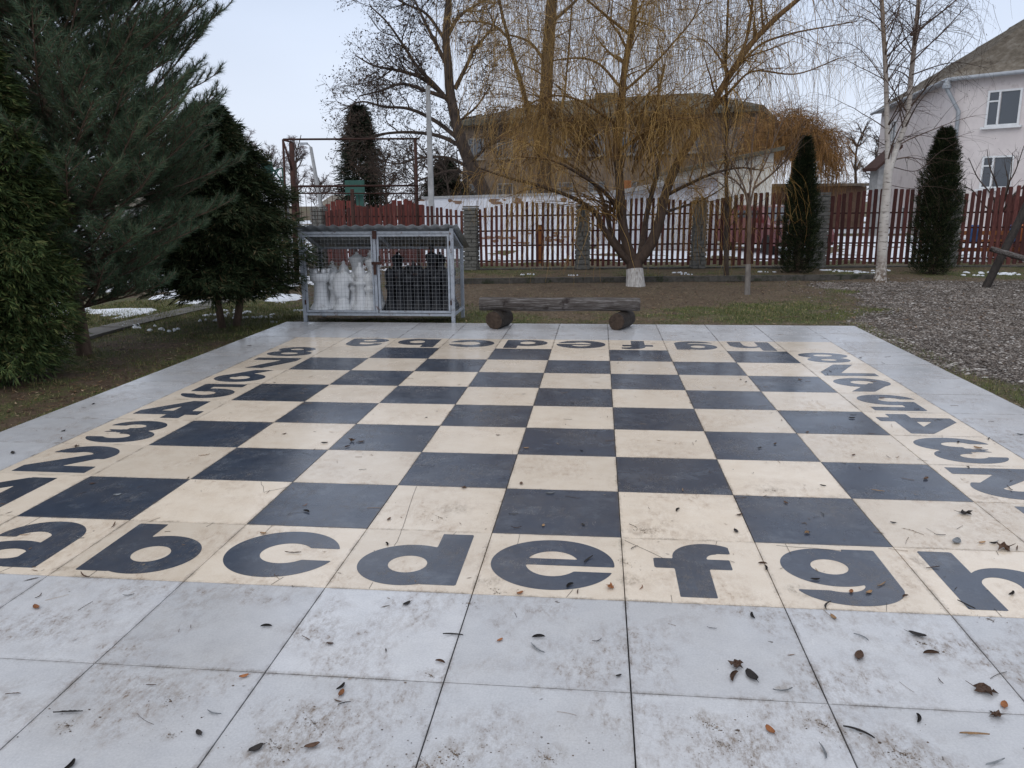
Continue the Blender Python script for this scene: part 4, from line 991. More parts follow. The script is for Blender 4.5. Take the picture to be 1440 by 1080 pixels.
def birch():
    t = Tree(61); O = G(1237, 397, -.04); D = depth(O); q = lambda px, py, dd=0.: P(px, py, D+dd)
    t.limb([O-[0, 0, .1], O+[0, 0, .04], q(1239, 380), q(1242, 330), q(1246, 280), q(1250, 232)], .155, .09)
    t.b[0] = (t.b[0][0], np.interp(np.linspace(0, 1, len(t.b[0][0])), [0, .3, .45, 1], [.155, .11, .092, .078]))
    A = t.limb([q(1249, 245), q(1248, 200), q(1247, 150), q(1245, 90), q(1242, 40), q(1240, 0), q(1236, -80), q(1234, -180)], .055, .03)
    B = t.limb([q(1251, 240), q(1262, 205, .1), q(1276, 165, .1), q(1281, 110, .2), q(1287, 50, .2), q(1292, 0, .2), q(1300, -80, .2), q(1306, -180, .2)], .062, .034)
    for l, r0, dd in (([(1281, 50), (1310, 28), (1335, 8), (1360, -15)], .025, .2), ([(1280, 90), (1310, 60), (1335, 35), (1362, 5)], .02, -.4), ([(1247, 80), (1265, 62), (1290, 40), (1320, 20)], .02, -.5),
                      ([(1283, 105), (1320, 92), (1350, 88), (1390, 96)], .014, .5), ([(1245, 50), (1225, 30), (1200, 22), (1175, 25)], .016, .3), ([(1248, 120), (1220, 80), (1195, 62), (1165, 60)], .014, -.3),
                      ([(1246, 205), (1220, 190), (1200, 185), (1170, 195)], .010, .2), ([(1255, 235), (1290, 240), (1320, 215), (1345, 200)], .010, .3), ([(1250, 260), (1280, 265), (1310, 262), (1345, 268)], .008, -.2),
                      ([(1250, 215), (1230, 215), (1205, 205), (1180, 210)], .009, .2), ([(1262, 200), (1290, 190), (1330, 195), (1370, 185)], .009, .2)):
        n = len(l); t.limb([q(x, y, dd*k/(n-1)) for k, (x, y) in enumerate(l)], r0, r0*.35)
    for pth, rd in [A, B]:
        for a, b_ in t.spray(pth, rd, 44, (.8, 2.1), .85, .08, -.02, 9, rmin=.004, rf=.28, up=.15, t0=.05):
            t.spray(a, b_, 10, (.3, 1.1), .9, .1, -.16, 7, rmin=.0018, dest='t')
    for pth, rd in t.b[3:14]: t.spray(pth, rd, 16, (.3, 1.1), .9, .1, -.14, 7, rmin=.0018, dest='t')
    # long hanging tips from the crown above the frame
    for i in range(170):
        px = t.r.uniform(1160, 1400); py = t.r.uniform(-160, 90); p = q(px, py, t.r.uniform(-1.6, 1.6))
        a = t.wander(p, np.array([t.r.normal()*.5, t.r.normal()*.5, -.6]), t.r.uniform(.6, 1.8), 10, .09, -.12); t.tw.append((a, np.linspace(.0035, .0013, 10)))
        t.spray(a, t.tw[-1][1], 4, (.15, .55), .8, .12, -.1, 6, rmin=.0014, dest='t')
    ends = np.array([p[-1] for p, r in t.tw]); ends = ends[t.r.random(len(ends)) < .5]
    root = t.build('birch_tree', O, 'white barked birch forking into two stems in front of the fence', 'tree', M_BIRCH, M_TWIGB, split=.026, trunk_sides=16, smallmat=M_TWIGB)
    seed_clusters(t, ends, 2, .011, O, root, M_SEED, 'catkins')
birch()

def thin_trees():
    t = Tree(71); O = G(1022, 393, -.04); D = depth(O); q = lambda px, py, dd=0.: P(px, py, D+dd)
    t.limb([O-[0, 0, .1], q(1021, 350), q(1022, 290), q(1021, 230), q(1022, 160), q(1021, 90), q(1024, 0), q(1026, -80)], .055, .018, 30)
    for i in range(30):
        k = t.r.uniform(.22, .95); pth = t.b[0][0]; p = pth[int(k*(len(pth)-1))]; d = np.array([t.r.normal(), t.r.normal(), 1.5]); a = t.wander(p, d, t.r.uniform(.8, 1.9)*(1.1-.5*k), 9, .08, .02); rd = np.linspace(.013, .004, 9); t.b.append((a, rd))
        t.spray(a, rd, 8, (.25, .8), .7, .12, .02, 6, rmin=.0022, dest='t')
    t.build('young_tree', O, 'slender dark bare tree left of the forked sapling with a straight stem', 'tree', M_BARKD, M_TWIGD, 'young bare trees near the fence', split=.03)
    t = Tree(72); O = G(1051, 414, -.04); D = depth(O); q = lambda px, py, dd=0.: P(px, py, D+dd)
    t.limb([O-[0, 0, .1], q(1052, 380), q(1053, 340), q(1054, 300), q(1053, 285)], .042, .03, 16)
    for l, dd in (([(1053, 292), (1046, 262), (1032, 235), (1018, 200), (1008, 165)], -.3), ([(1054, 292), (1062, 258), (1078, 225), (1092, 190), (1108, 150)], .2), ([(1053, 288), (1056, 250), (1058, 205), (1064, 160)], .5), ([(1060, 265), (1085, 245), (1108, 222), (1130, 190)], -.5), ([(1050, 275), (1035, 255), (1010, 240), (990, 215)], .4)):
        n = len(l); pth, rd = t.limb([q(x, y, dd*k/(n-1)) for k, (x, y) in enumerate(l)], .02, .006)
        for a, b_ in t.spray(pth, rd, 9, (.4, 1.0), .6, .09, .05, 7, rmin=.003, up=.3): t.spray(a, b_, 5, (.2, .5), .6, .1, .02, 5, rmin=.002, dest='t')
    w_ = t.build('young_tree', O, 'slender sapling forking low with whitewashed stem just right of the straight one', 'tree', M_BARKT, M_TWIGD, 'young bare trees near the fence', split=.015)
    MB().tube([O-[0, 0, .05], q(1051.5, 395), q(1052, 372)], [.050, .047, .044], 10, cap=False).build('pale_bark', M_BARKL, w_, True, base=O)
thin_trees()

def bare_bush():
    t = Tree(81); O = P(1405, 360, 20.); O[2] = -.05; D = 20.; q = lambda px, py, dd=0.: P(px, py, D+dd)
    t.limb([O-[0, 0, .1], q(1405, 330), q(1408, 292)], .05, .04, 8)
    for l in ([(1405, 300), (1395, 275), (1375, 250), (1362, 222)], [(1408, 295), (1415, 265), (1428, 240), (1440, 205)], [(1408, 300), (1425, 275), (1440, 262), (1465, 240)], [(1406, 295), (1402, 262), (1392, 235), (1388, 210)], [(1404, 300), (1385, 290), (1368, 268), (1352, 262)], [(1409, 292), (1420, 255), (1424, 215)]):
        pth, rd = t.limb([q(x, y, t.r.uniform(-.5, .5)) for x, y in l], .03, .008)
        for a, b_ in t.spray(pth, rd, 7, (.3, .9), .7, .12, .02, 6, rmin=.004, up=.2): t.spray(a, b_, 3, (.15, .4), .7, .1, 0, 5, rmin=.0025, dest='t')
    t.build('fruit_tree', O, 'small bare fruit tree in front of the lower window of the pink house', 'tree', M_BARKD, M_TWIGD, split=.012)
bare_bush()

def generic_bare(px, pybase, D, hpx, wpx, seed_, label, twig, group, name='bare_tree', dens=1.0, thick=1.0):
    t = Tree(seed_); O = P(px, 300, D); O[2] = -.05; s = D/FPX; H = hpx*s+1.6; Wd = wpx*s/2
    tr = t.limb([O-[0, 0, .1], O+[0, 0, H*.35], O+[t.r.normal()*.1*Wd, 0, H*.7], O+[t.r.normal()*.2*Wd, 0, H*.95]], .02*H*thick, .004*H, 14)
    rm = s*.28
    for i in range(int(16*dens)):
        k = t.r.uniform(.2, .95); p = tr[0][int(k*13)]; a = t.r.random()*2*pi; d = np.array([cos(a), sin(a), t.r.uniform(.5, 1.5)]); Ln = Wd*t.r.uniform(.8, 1.25)*(1.25-.7*k)*1.1
        b_ = t.wander(p, d, Ln, 8, .12, .02); rd = np.linspace(.008*H*thick, rm, 8); t.b.append((b_, rd))
        for c, e_ in t.spray(b_, rd, int(8*dens), (Ln*.25, Ln*.55), .7, .14, .0, 6, rmin=rm, rf=.5):
            t.spray(c, e_, int(5*dens), (Ln*.12, Ln*.35), .8, .16, -.03, 5, rmin=rm*.7, dest='t')
    return t.build(name, O, label, 'tree', M_BARKD, twig, group, split=rm*2.5)
far = 'bare trees in the distance at the left'
for i, (px, D, h, w_, lb) in enumerate(((352, 60, 92, 55, 'purplish bare tree rising just above the dark conical shrub'), (385, 64, 82, 60, 'purplish bare tree with the green hoop frame in front'), (420, 70, 98, 50, 'tall thin bare birch left of the leaning street lamp'), (450, 75, 50, 45, 'low bare tree right behind the leaning street lamp'), (318, 62, 70, 60, 'bare tree mostly hidden behind the dark conical shrub'))):
    generic_bare(px, 0, D, h, w_, 100+i, lb, M_TWIGP, far, dens=1.25)
for i, (px, D, h, w_, lb) in enumerate(((20, 75, 60, 90, 'bare tree glimpsed at the far left through the thuja'), (90, 80, 55, 90, 'bare tree glimpsed beyond the pine trunk'), (160, 70, 60, 80, 'bare tree glimpsed behind the middle of the pine'), (230, 78, 65, 80, 'bare tree glimpsed between the pine and the dark shrub'), (280, 72, 75, 70, 'bare tree glimpsed behind the left side of the dark shrub'))):
    generic_bare(px, 0, D, h, w_, 160+i, lb, M_TWIGP, far, dens=1.1)
mid_ = 'dark bare trees beyond the white wall'
for i, (px, D, h, w_, lb) in enumerate(((545, 44, 75, 60, 'dark bare tree directly right of the far conifer'), (585, 42, 85, 60, 'dark bare tree left of the concrete pole'), (632, 46, 90, 55, 'dark bare tree right of the concrete pole'), (520, 50, 40, 60, 'low dark bare tree behind the green backboard'), (660, 48, 70, 60, 'dark bare tree under the leaning trunk of the big tree'))):
    generic_bare(px, 0, D, h, w_, 120+i, lb, M_TWIGD, mid_, dens=1.2, thick=.8)
for i, (px, D, h, w_, lb) in enumerate(((1200, 48, 110, 50, 'brownish bare tree between the orange willow and the birch'), (1228, 52, 95, 60, 'bare tree behind the lower part of the birch'), (1172, 60, 60, 70, 'low bare tree behind the right side of the orange willow'))):
    generic_bare(px, 0, D, h, w_, 140+i, lb, M_TWIGB, 'bare trees beyond the orange willow', dens=1.2)

# ---- conifers
def frond_mesh_arrays(r, c, d, size, nl=7, wid=.17, droop=.5):
    "flat sprays: for each (centre, direction) a fan of narrow leaflets"
    n = len(c); d = d/np.linalg.norm(d, axis=1, keepdims=True); up = np.array([0, 0, 1.])
    s = np.cross(d, up)+r.normal(0, .35, (n, 3)); s /= np.linalg.norm(s, axis=1, keepdims=True); Vs = []
    for k in range(nl):
        t = k/(nl-1); sg = (-1)**k; ax = .9*(1-t)*sg; base = c+d*(size*(t*.8))[:, None]
        ld = d*cos(ax)+s*sin(ax)+np.array([0, 0, -droop*.4])*t+r.normal(0, .12, (n, 3)); ln = size*(.62-.22*t)*r.uniform(.8, 1.2, n)
        w_ = np.cross(ld, r.normal(0, 1, (n, 3))*.4+np.cross(d, s)); w_ /= np.linalg.norm(w_, axis=1, keepdims=True)+1e-9
        ww = w_*(ln*wid*.5)[:, None]; m = base+ld*(ln*.45)[:, None]
        Vs.append(np.stack([base, m+ww, base+ld*ln[:, None], m-ww], 1))
    V = np.stack(Vs, 1).reshape(-1, 3); F = np.arange(len(V)).reshape(-1, 4); return V, F
def cone_fronds(seed_, O, H, prof, n, size, updir, ztop_bias=.8, lump=.18, inner=.35, zmin=0.0):
    r = np.random.default_rng(seed_); z = zmin+(1-zmin)*r.random(n)**ztop_bias; a = r.random(n)*2*pi
    rad = np.interp(z, [p[0] for p in prof], [p[1] for p in prof])
    lmp = 1+lump*(np.sin(a*3+z*17+seed_)+np.sin(a*5-z*23)+np.sin(a*2+z*41))/1.6+lump*.5*np.sin(a*11+z*60)
    rr = rad*lmp*(1-inner*r.random(n)**1.6)
    c = np.stack([np.cos(a)*rr, np.sin(a)*rr, z*H], 1); d = np.stack([np.cos(a), np.sin(a), np.full(n, 0)], 1)+np.array([0, 0, 1])*updir+r.normal(0, .35, (n, 3))
    return frond_mesh_arrays(r, c, d, size*r.uniform(.7, 1.25, n))
def thuja(name, O, H, prof, n, size, updir, mat, label, seed_, stems=1, wid=.17, group=None, zmin=.0, lump=.18, inner=.35, nostem=False, core=.62):
    root = empty(name, O, label, 'tree' if 'shrub' not in name else 'shrub', group)
    V, F = cone_fronds(seed_, O, H, prof, n, size, updir, zmin=zmin, lump=lump, inner=inner); link('crown', fast_mesh('crown', V, F, mat), root)['kind'] = 'stuff'
    # inner branchwork, keeps the heart of the crown dark and dense
    r = np.random.default_rng(seed_+1); ps = []; rs = []
    for i in range(int(260)):
        zt = max(zmin, .02)+(.95-max(zmin, .02))*r.random(); a = r.random()*2*pi; rad = float(np.interp(zt, [p[0] for p in prof], [p[1] for p in prof]))*.85
        p = np.array([0, 0, zt*H*.85]); e_ = np.array([cos(a)*rad, sin(a)*rad, zt*H]); t = np.linspace(0, 1, 5)[:, None]; ps.append(p+(e_-p)*t+np.array([0, 0, -.06])*np.sin(t*pi)); rs.append(np.linspace(.012, .004, 5))
    link('branches', strands_mesh('branches', ps, rs, M_BARKD, 4), root)['kind'] = 'stuff'
    V, F = cone_fronds(seed_+5, O, H*.97, [(p[0], p[1]*core) for p in prof], int(n*.45), size*1.3, updir, zmin=zmin, lump=.1, inner=.6); link('inner_foliage', fast_mesh('inner_foliage', V, F, mat), root)['kind'] = 'stuff'
    for s in range(stems):
        a = s*2.4; o_ = np.array([cos(a), sin(a), 0])*(.10 if stems > 1 else 0)
        MB().tube([o_*1.2-[0, 0, .1], o_*2.2+[0, 0, H*.12], o_*2.5+[0, 0, H*.3], o_*.5+[0, 0, H*.75]], [.05, .042, .035, .012], 8).build('trunk', M_BARKT, root, True)
    return root
# columnar thujas before the fence
c1 = P(1122, 372, 17.3); c1[2] = -.05; c2 = P(1310, 378, 16.9); c2[2] = -.05
thuja('columnar_thuja', c1, 2.80, [(0, .34), (.12, .40), (.35, .37), (.6, .27), (.8, .15), (.93, .07), (1, .01)], 5200, .11, 1.1, M_THUJAB, 'slim dark columnar thuja with a sharp tip, between young trees and birch', 201, wid=.22, lump=.2, group='columnar thujas by the fence')
thuja('columnar_thuja', c2, 2.92, [(0, .34), (.1, .41), (.45, .40), (.7, .31), (.88, .19), (.96, .10), (1, .02)], 6400, .11, 1.1, M_THUJAB, 'broader blunt columnar thuja in front of the pink house', 202, wid=.22, lump=.18, group='columnar thujas by the fence')
# dark cone shrub beside the paving
s1 = G(278, 474, -.05); s1 = s1+np.array([-.02, .75, 0]) ; s1[2] = -.05
D1 = depth(s1)
thuja('cypress_shrub', s1+np.array([-.02, .1, 0]), 2.75, [(0, .45), (.12, .62), (.25, .92), (.42, .90), (.6, .70), (.8, .42), (.93, .18), (1, .03)], 19000, .15, -.1, M_THUJAD, 'dark broad cone shaped evergreen on several stems left of the cage', 203, stems=4, zmin=.15, lump=.26)
# thuja at the left edge, nearest
s2 = G(28, 545, -.05); s2[2] = -.05
thuja('thuja_tree', s2+np.array([-.36, .25, 0]), 3.15, [(0, .38), (.08, .54), (.25, .60), (.5, .60), (.7, .48), (.88, .30), (.97, .12), (1, .01)], 17000, .125, -.25, M_THUJA, 'yellowish green drooping thuja at the left edge of the photo', 204, stems=1, zmin=.03, lump=.14)
def far_conifer(px, D, top, w_, label, seed_):
    O = P(px, 300, D); O[2] = -.05; H = P(px, top, D)[2]+.05; s = D/FPX*w_/2
    thuja('far_conifer', O, H, [(0, s*.8), (.25, s), (.5, s*.85), (.75, s*.45), (.9, s*.18), (1, .02)], 3000, .5, -.1, M_FARCON, label, seed_, wid=.2, lump=.34, group='dark conifers beyond the white wall')
far_conifer(511, 46, 152, 52, 'tall dark spruce behind the green backboard', 211)
far_conifer(627, 50, 226, 60, 'low dark conifer just right of the concrete pole', 212)

def pine():
    O = G(119, 500, -.05); O[2] = -.05; D = depth(O); r = np.random.default_rng(301); H = 5.0
    root = empty('pine_tree', O, 'tall long needled pine with a bare lower trunk beside the paving', 'tree')
    lean = lambda z: np.array([-.17*(z/3.5), .15*(z/3.5), 0])
    tp = [lean(z)+[0, 0, z] for z in (-.1, .3, 1, 2, 3, 4, 4.95)]
    MB().tube(tp, [.085, .070, .062, .05, .038, .024, .008], 12).build('trunk', M_BARKT, root, True)
    bp = []; br = []; tips = []; tdir = []
    z = .50
    while z < 4.85:
        k = (z-.5)/4.4; nb = 10
        for i in range(nb):
            a = r.random()*2*pi
            R_ = np.interp(z, [.5, 1.0, 1.7, 2.6, 3.4, 4.2, 4.9], [1.0, 1.4, 1.6, 1.62, 1.5, 1.1, .5])*r.uniform(.78, 1.1)
            if a > 0 and cos(a) > .2: R_ *= 1.22
            p = lean(z)+np.array([0, 0, z]); d = np.array([cos(a), sin(a), .12+.45*k]); n = 9; st = R_/(n-1); pts = [p]
            for q in range(n-1):
                d = unit(d+r.normal(0, .05, 3)+np.array([0, 0, .055])); pts.append(pts[-1]+d*st)
            pts = np.array(pts); bp.append(pts); br.append(np.linspace(.016, .005, n))
            nsub = int(5+9*R_)
            for sidx in range(nsub):
                f = .22+.78*(sidx+r.random())/nsub; j = min(int(f*(n-1)), n-2); pp = pts[j]+(pts[j+1]-pts[j])*(f*(n-1)-j); tg = unit(pts[j+1]-pts[j])
                sd_ = unit(np.cross(tg, [0, 0, 1.]))*(-1)**sidx; dd = unit(tg*.75+sd_*.7+np.array([0, 0, .22])+r.normal(0, .15, 3)); Ls = (.18+.25*R_)*(1.15-f)*r.uniform(.7, 1.2)+.06
                m = 5; sp = [pp]
                for q in range(m-1): dd = unit(dd+r.normal(0, .06, 3)+np.array([0, 0, .09])); sp.append(sp[-1]+dd*Ls/(m-1))
                sp = np.array(sp); bp.append(sp); br.append(np.linspace(.006, .003, m))
                for q in np.arange(.25, 1.01, .17 if Ls > .25 else .3):
                    jj = min(int(q*(m-1)), m-2); tips.append(sp[jj]+(sp[jj+1]-sp[jj])*(q*(m-1)-jj)); tdir.append(unit(sp[jj+1]-sp[jj]))
            tips.append(pts[-1]); tdir.append(unit(pts[-1]-pts[-2]))
        z += r.uniform(.085, .13)
    # leader shoots
    for i in range(14):
        p = lean(4.0)+np.array([r.uniform(-.5, .5), r.uniform(-.5, .5), 3.9]); d = unit(np.array([p[0]*.3, p[1]*.3, 1.])); sp = np.array([p+d*.7*t for t in np.linspace(0, 1, 6)]); bp.append(sp); br.append(np.linspace(.008, .004, 6))
        for t in sp[1:]: tips.append(t); tdir.append(d)
    link('branches', strands_mesh('branches', bp, br, M_BARKT, 4), root)['kind'] = 'stuff'
    tips = np.array(tips); tdir = np.array(tdir); m = 26; n = len(tips)
    c = np.repeat(tips, m, 0)-np.repeat(tdir, m, 0)*(r.random(n*m)*.05)[:, None]; t = np.repeat(tdir, m, 0); q = r.normal(size=(n*m, 3)); q -= t*(q*t).sum(1, keepdims=True); q /= np.linalg.norm(q, axis=1, keepdims=True)
    an = r.uniform(.25, 1.0, n*m)[:, None]; nd = t*np.cos(an)+q*np.sin(an); nd[:, 2] -= .08; ln = r.uniform(.06, .105, n*m)[:, None]
    sdv = np.cross(nd, r.normal(size=(n*m, 3))); sdv /= np.linalg.norm(sdv, axis=1, keepdims=True); sdv *= .0019
    V = np.stack([c-sdv, c+sdv, c+nd*ln], 1).reshape(-1, 3)
    o = link('needles', fast_mesh('needles', V, np.arange(n*m*3).reshape(-1, 3), M_NEEDLE), root); o['kind'] = 'stuff'
    print('pine tufts', n)
pine()

# ------------------------------------------------------------------ built things beyond the fence
M_PINK = var_mat('pale_pink_render', [(0, (.57, .515, .505)), (1, (.68, .625, .61))], 2.2, .9, .1, .005, dirt=((.46, .40, .39), 1.1, .56))
M_SLATE = var_mat('weathered_asbestos', [(0, (.09, .075, .06)), (.5, (.17, .145, .115)), (1, (.26, .235, .20))], 3, .9, .3, .01)
M_SILL = var_mat('white_window_paint', [(0, (.62, .63, .64)), (1, (.75, .76, .77))], 6, .6, 0)
M_GUTTER = var_mat('galvanised_gutter', [(0, (.26, .28, .30)), (1, (.42, .44, .47))], 4, .5, 0, metallic=.4)
def glass():
    m, nt, b = new_mat('window_glass'); b.inputs['Base Color'].default_value = (.05, .06, .075, 1); b.inputs['Roughness'].default_value = .12; b.inputs['Specular IOR Level'].default_value = .8
    return m
M_GLASS = glass()
def wquad(a, b, z0, z1): return [(a[0], a[1], z0), (b[0], b[1], z0), (b[0], b[1], z1), (a[0], a[1], z1)]
def window(parent, O, c, ux, w_, h, nrm, mull=.36, sill=True, fm=None):
    "frame, panes, mullions; c centre on the wall face, ux along wall, nrm outward"
    c = np.asarray(c, float); up = np.array([0, 0, 1.]); a = math.atan2(ux[1], ux[0]); R = np.array([[cos(a), -sin(a), 0], [sin(a), cos(a), 0], [0, 0, 1]])
    def loc(x, y, z): return c+ux*x+nrm*y+up*z-O
    fr = MB(); t = .07
    for x in (-w_/2+t/2, w_/2-t/2): fr.box(loc(x, .03, 0), (t, .07, h), R=R)
    for z in (-h/2+t/2, h/2-t/2): fr.box(loc(0, .03, z), (w_-2*t, .066, t), R=R)
    xm = -w_/2+w_*mull; fr.box(loc(xm, .032, 0), (t*.9, .062, h-2*t), R=R)
    zt = h/2-h*.30; fr.box(loc((-w_/2+t+xm-t*.45)/2, .033, zt), (xm-t*.45+w_/2-t, .058, t*.8), R=R)
    fo = fr.build('window', fm or M_SILL, parent)
    MB().box(loc(xm/2+w_/4, .012, 0), (w_/2-xm-t-.03, .012, h-2*t), R=R).build('pane', M_GLASS, fo)
    MB().box(loc((-w_/2+t+xm-t*.45)/2, .012, (zt-t*.4-h/2+t)/2), (xm-t*.45+w_/2-t, .012, zt-t*.4+h/2-t), R=R).build('pane', M_GLASS, fo)
    MB().box(loc((-w_/2+t+xm-t*.45)/2, .012, (zt+t*.4+h/2-t)/2), (xm-t*.45+w_/2-t, .012, h/2-t-zt-t*.4), R=R).build('pane', M_GLASS, fo)
    if sill: MB().box(loc(0, .08, -h/2-.05), (w_+.22, .20, .08), R=R).build('sill', fm or M_SILL, fo)
    return fo
def pink_house():
    ze = 6.0                                             # eaves height
    def at_z(px, py, z):
        v = CF+CR*(px-720)/FPX-CU*(py-540)/FPX; t = (z-CAM[2])/v[2]; return CAM+v*t
    K = at_z(1345, 112, ze); Lf = at_z(1240, 158, ze); Rt = at_z(1440, 102, ze)
    K[2] = Lf[2] = Rt[2] = 0
    u1 = unit(Lf-K); u2 = unit(Rt-K); Rt = K+u2*13; Lf2 = K+u1*np.linalg.norm(Lf-K)
    O = K.copy(); root = empty('pink_house', O, 'two storey pale pink rendered house with grey corrugated roof and drainpipe', 'house')
    n1 = unit(np.array([u1[1], -u1[0], 0])); n1 = n1 if n1 @ (CAM-K) > 0 else -n1; n2 = unit(np.array([u2[1], -u2[0], 0])); n2 = n2 if n2 @ (CAM-K) > 0 else -n2
    B = Lf2+(Rt-K)
    # walls as prism
    V = [K, Rt, B, Lf2]; V = [np.array([p[0], p[1], -.1]) for p in V]+[np.array([p[0], p[1], ze-.02]) for p in V]
    MB().add(np.array(V)-O, [(0, 1, 5, 4), (1, 2, 6, 5), (2, 3, 7, 6), (3, 0, 4, 7), (4, 5, 6, 7)]).build('wall', M_PINK, root)
    # hip roof with corrugation
    ov = .45
    c = [K-u1*ov-u2*ov, Rt+u2*ov-u1*ov, B+u2*ov+u1*ov, Lf2+u1*ov-u2*ov]; wd = np.linalg.norm(Lf2-K)
    half = min(wd, 13)/2
    r1 = K+u1*wd/2+u2*half; r2 = K+u1*wd/2+u2*(13-half)
    if wd > 13: r1 = K+u1*half+u2*6.5; r2 = K+u1*(wd-half)+u2*6.5
    zr = ze+half*.62
    cz = [np.array([p[0], p[1], ze+.02]) for p in c]; R1 = np.array([r1[0], r1[1], zr]); R2 = np.array([r2[0], r2[1], zr])
    def corr(p0, p1, q1, q0, name='roof_slope'):
        "p0-p1 eave, q0-q1 top; ribs run up the slope"
        Ln = np.linalg.norm(p1-p0); n = max(8, int(Ln/.075)); V = []; nrm = unit(np.cross(p1-p0, q0-p0)); nrm = nrm if nrm[2] > 0 else -nrm
        rows = 7; e_ = unit(p1-p0)
        # clip rows of a trapezoid
        for j in range(rows+1):
            for lift in ((0,) if j in (0, rows) else (0.0, .035)):
                t = j/rows; a = p0+(q0-p0)*t; b_ = p1+(q1-p1)*t
                for i in range(n+1):
                    s_ = i/n; x = a+(b_-a)*s_; d_ = float((x-p0) @ e_); V.append(x+nrm*(.028*sin(d_*2*pi/.30)+lift)-O)
        nr = len(V)//(n+1); F = [(k*(n+1)+i, k*(n+1)+i+1, (k+1)*(n+1)+i+1, (k+1)*(n+1)+i) for k in range(nr-1) for i in range(n)]
        MB().add(V, F).build(name, M_SLATE, root, True)
    if wd > 13:
        corr(cz[0], cz[3], R2, R1); corr(cz[0], cz[1], R1, R1+(R1-R1)); corr(cz[2], cz[1], R1, R2); corr(cz[2], cz[3], R2, R2)
    else:
        corr(cz[0], cz[1], R2, R1); corr(cz[0], cz[3], R1, R1); corr(cz[3], cz[2], R2, R1); corr(cz[1], cz[2], R2, R2)
    soff = MB(); V = [np.array([p[0], p[1], ze-.02]) for p in c]; V2 = [np.array([p[0], p[1], ze+.015]) for p in c]
    soff.add(np.array(V+V2)-O, [(3, 2, 1, 0), (4, 5, 6, 7), (0, 1, 5, 4), (1, 2, 6, 5), (2, 3, 7, 6), (3, 0, 4, 7)]).build('soffit', M_GUTTER, root)
    g = MB(); g.tube([cz[0]-O-[0, 0, .03], cz[1]-O-[0, 0, .03]], .075, 8).tube([cz[0]-O-[0, 0, .03], cz[3]-O-[0, 0, .03]], .075, 8); g.build('gutter', M_GUTTER, root)
    # downpipe
    a = cz[0]-O; w0 = K+u2*.25+n2*.14-O
    MB().tube([a+[0, 0, -.05], a+[0, 0, -.35], w0+[0, 0, ze-1.2], w0+[0, 0, .3]], .075, 10).build('downpipe', M_GUTTER, root, True)
    MB().lathe([(.16, 0), (.16, .12), (.09, .28), (.08, .3)][::-1], a+[0, 0, -.36]).build('rain_hopper', M_GUTTER, root)
    # windows: right face
    def hit(px, py, base, nn):
        v = CF+CR*(px-720)/FPX-CU*(py-540)/FPX; t = ((base-CAM) @ nn)/(v @ nn); return CAM+v*t
    for x0, x1, y0, y1 in ((1388, 1436, 126, 177), (1380, 1424, 219, 265)):
        A = hit(x0, (y0+y1)/2, K, n2); Bq = hit(x1, (y0+y1)/2, K, n2); zt = hit((x0+x1)/2, y0, K, n2)[2]; zb = hit((x0+x1)/2, y1, K, n2)[2]
        cc = (A+Bq)/2; cc[2] = (zt+zb)/2; w_ = abs((Bq-A) @ u2)
        window(root, O, cc, u2, w_, zt-zb, n2)
        window(root, O, cc+u2*4.1, u2, w_, zt-zb, n2)
    # left face: narrow windows far along
    for px, y0, y1 in ((1257, 170, 205), (1270, 297, 320), (1302, 150, 190)):
        cc = hit(px, (y0+y1)/2, K, n1); zt = hit(px, y0, K, n1)[2]; zb = hit(px, y1, K, n1)[2]; 
        if px == 1302: continue
        window(root, O, cc, -u1, 1.1, zt-zb if zt-zb > .8 else 1.2, n1)
    print('pink house wd', wd, 'depth', depth(K))
pink_house()

M_BROWNW = var_mat('brown_brick_render', [(0, (.105, .078, .056)), (1, (.18, .135, .098))], 3, .9, .3, .01)
M_OLIVER = var_mat('mossy_flat_roof', [(0, (.06, .058, .045)), (1, (.12, .112, .088))], 1.5, .9, .2, .02)
M_WHITEW = var_mat('old_limewashed_wall', [(0, (.50, .51, .55)), (1, (.66, .67, .71))], 2, .9, .2, .01, dirt=((.24, .16, .10), 2.2, .60))
M_CREAMW = var_mat('cream_render', [(0, (.58, .56, .50)), (1, (.70, .68, .62))], 2, .9, .2, .01)
M_CONC = var_mat('grey_concrete', [(0, (.22, .22, .22)), (1, (.38, .38, .38))], 5, .85, .3, .01)
M_GREEN = var_mat('green_paint', [(0, (.018, .06, .048)), (1, (.035, .10, .08))], 6, .6, 0)
M_DULL = var_mat('dull_window_paint', [(0, (.15, .145, .135)), (1, (.26, .25, .235))], 4, .8, 0)
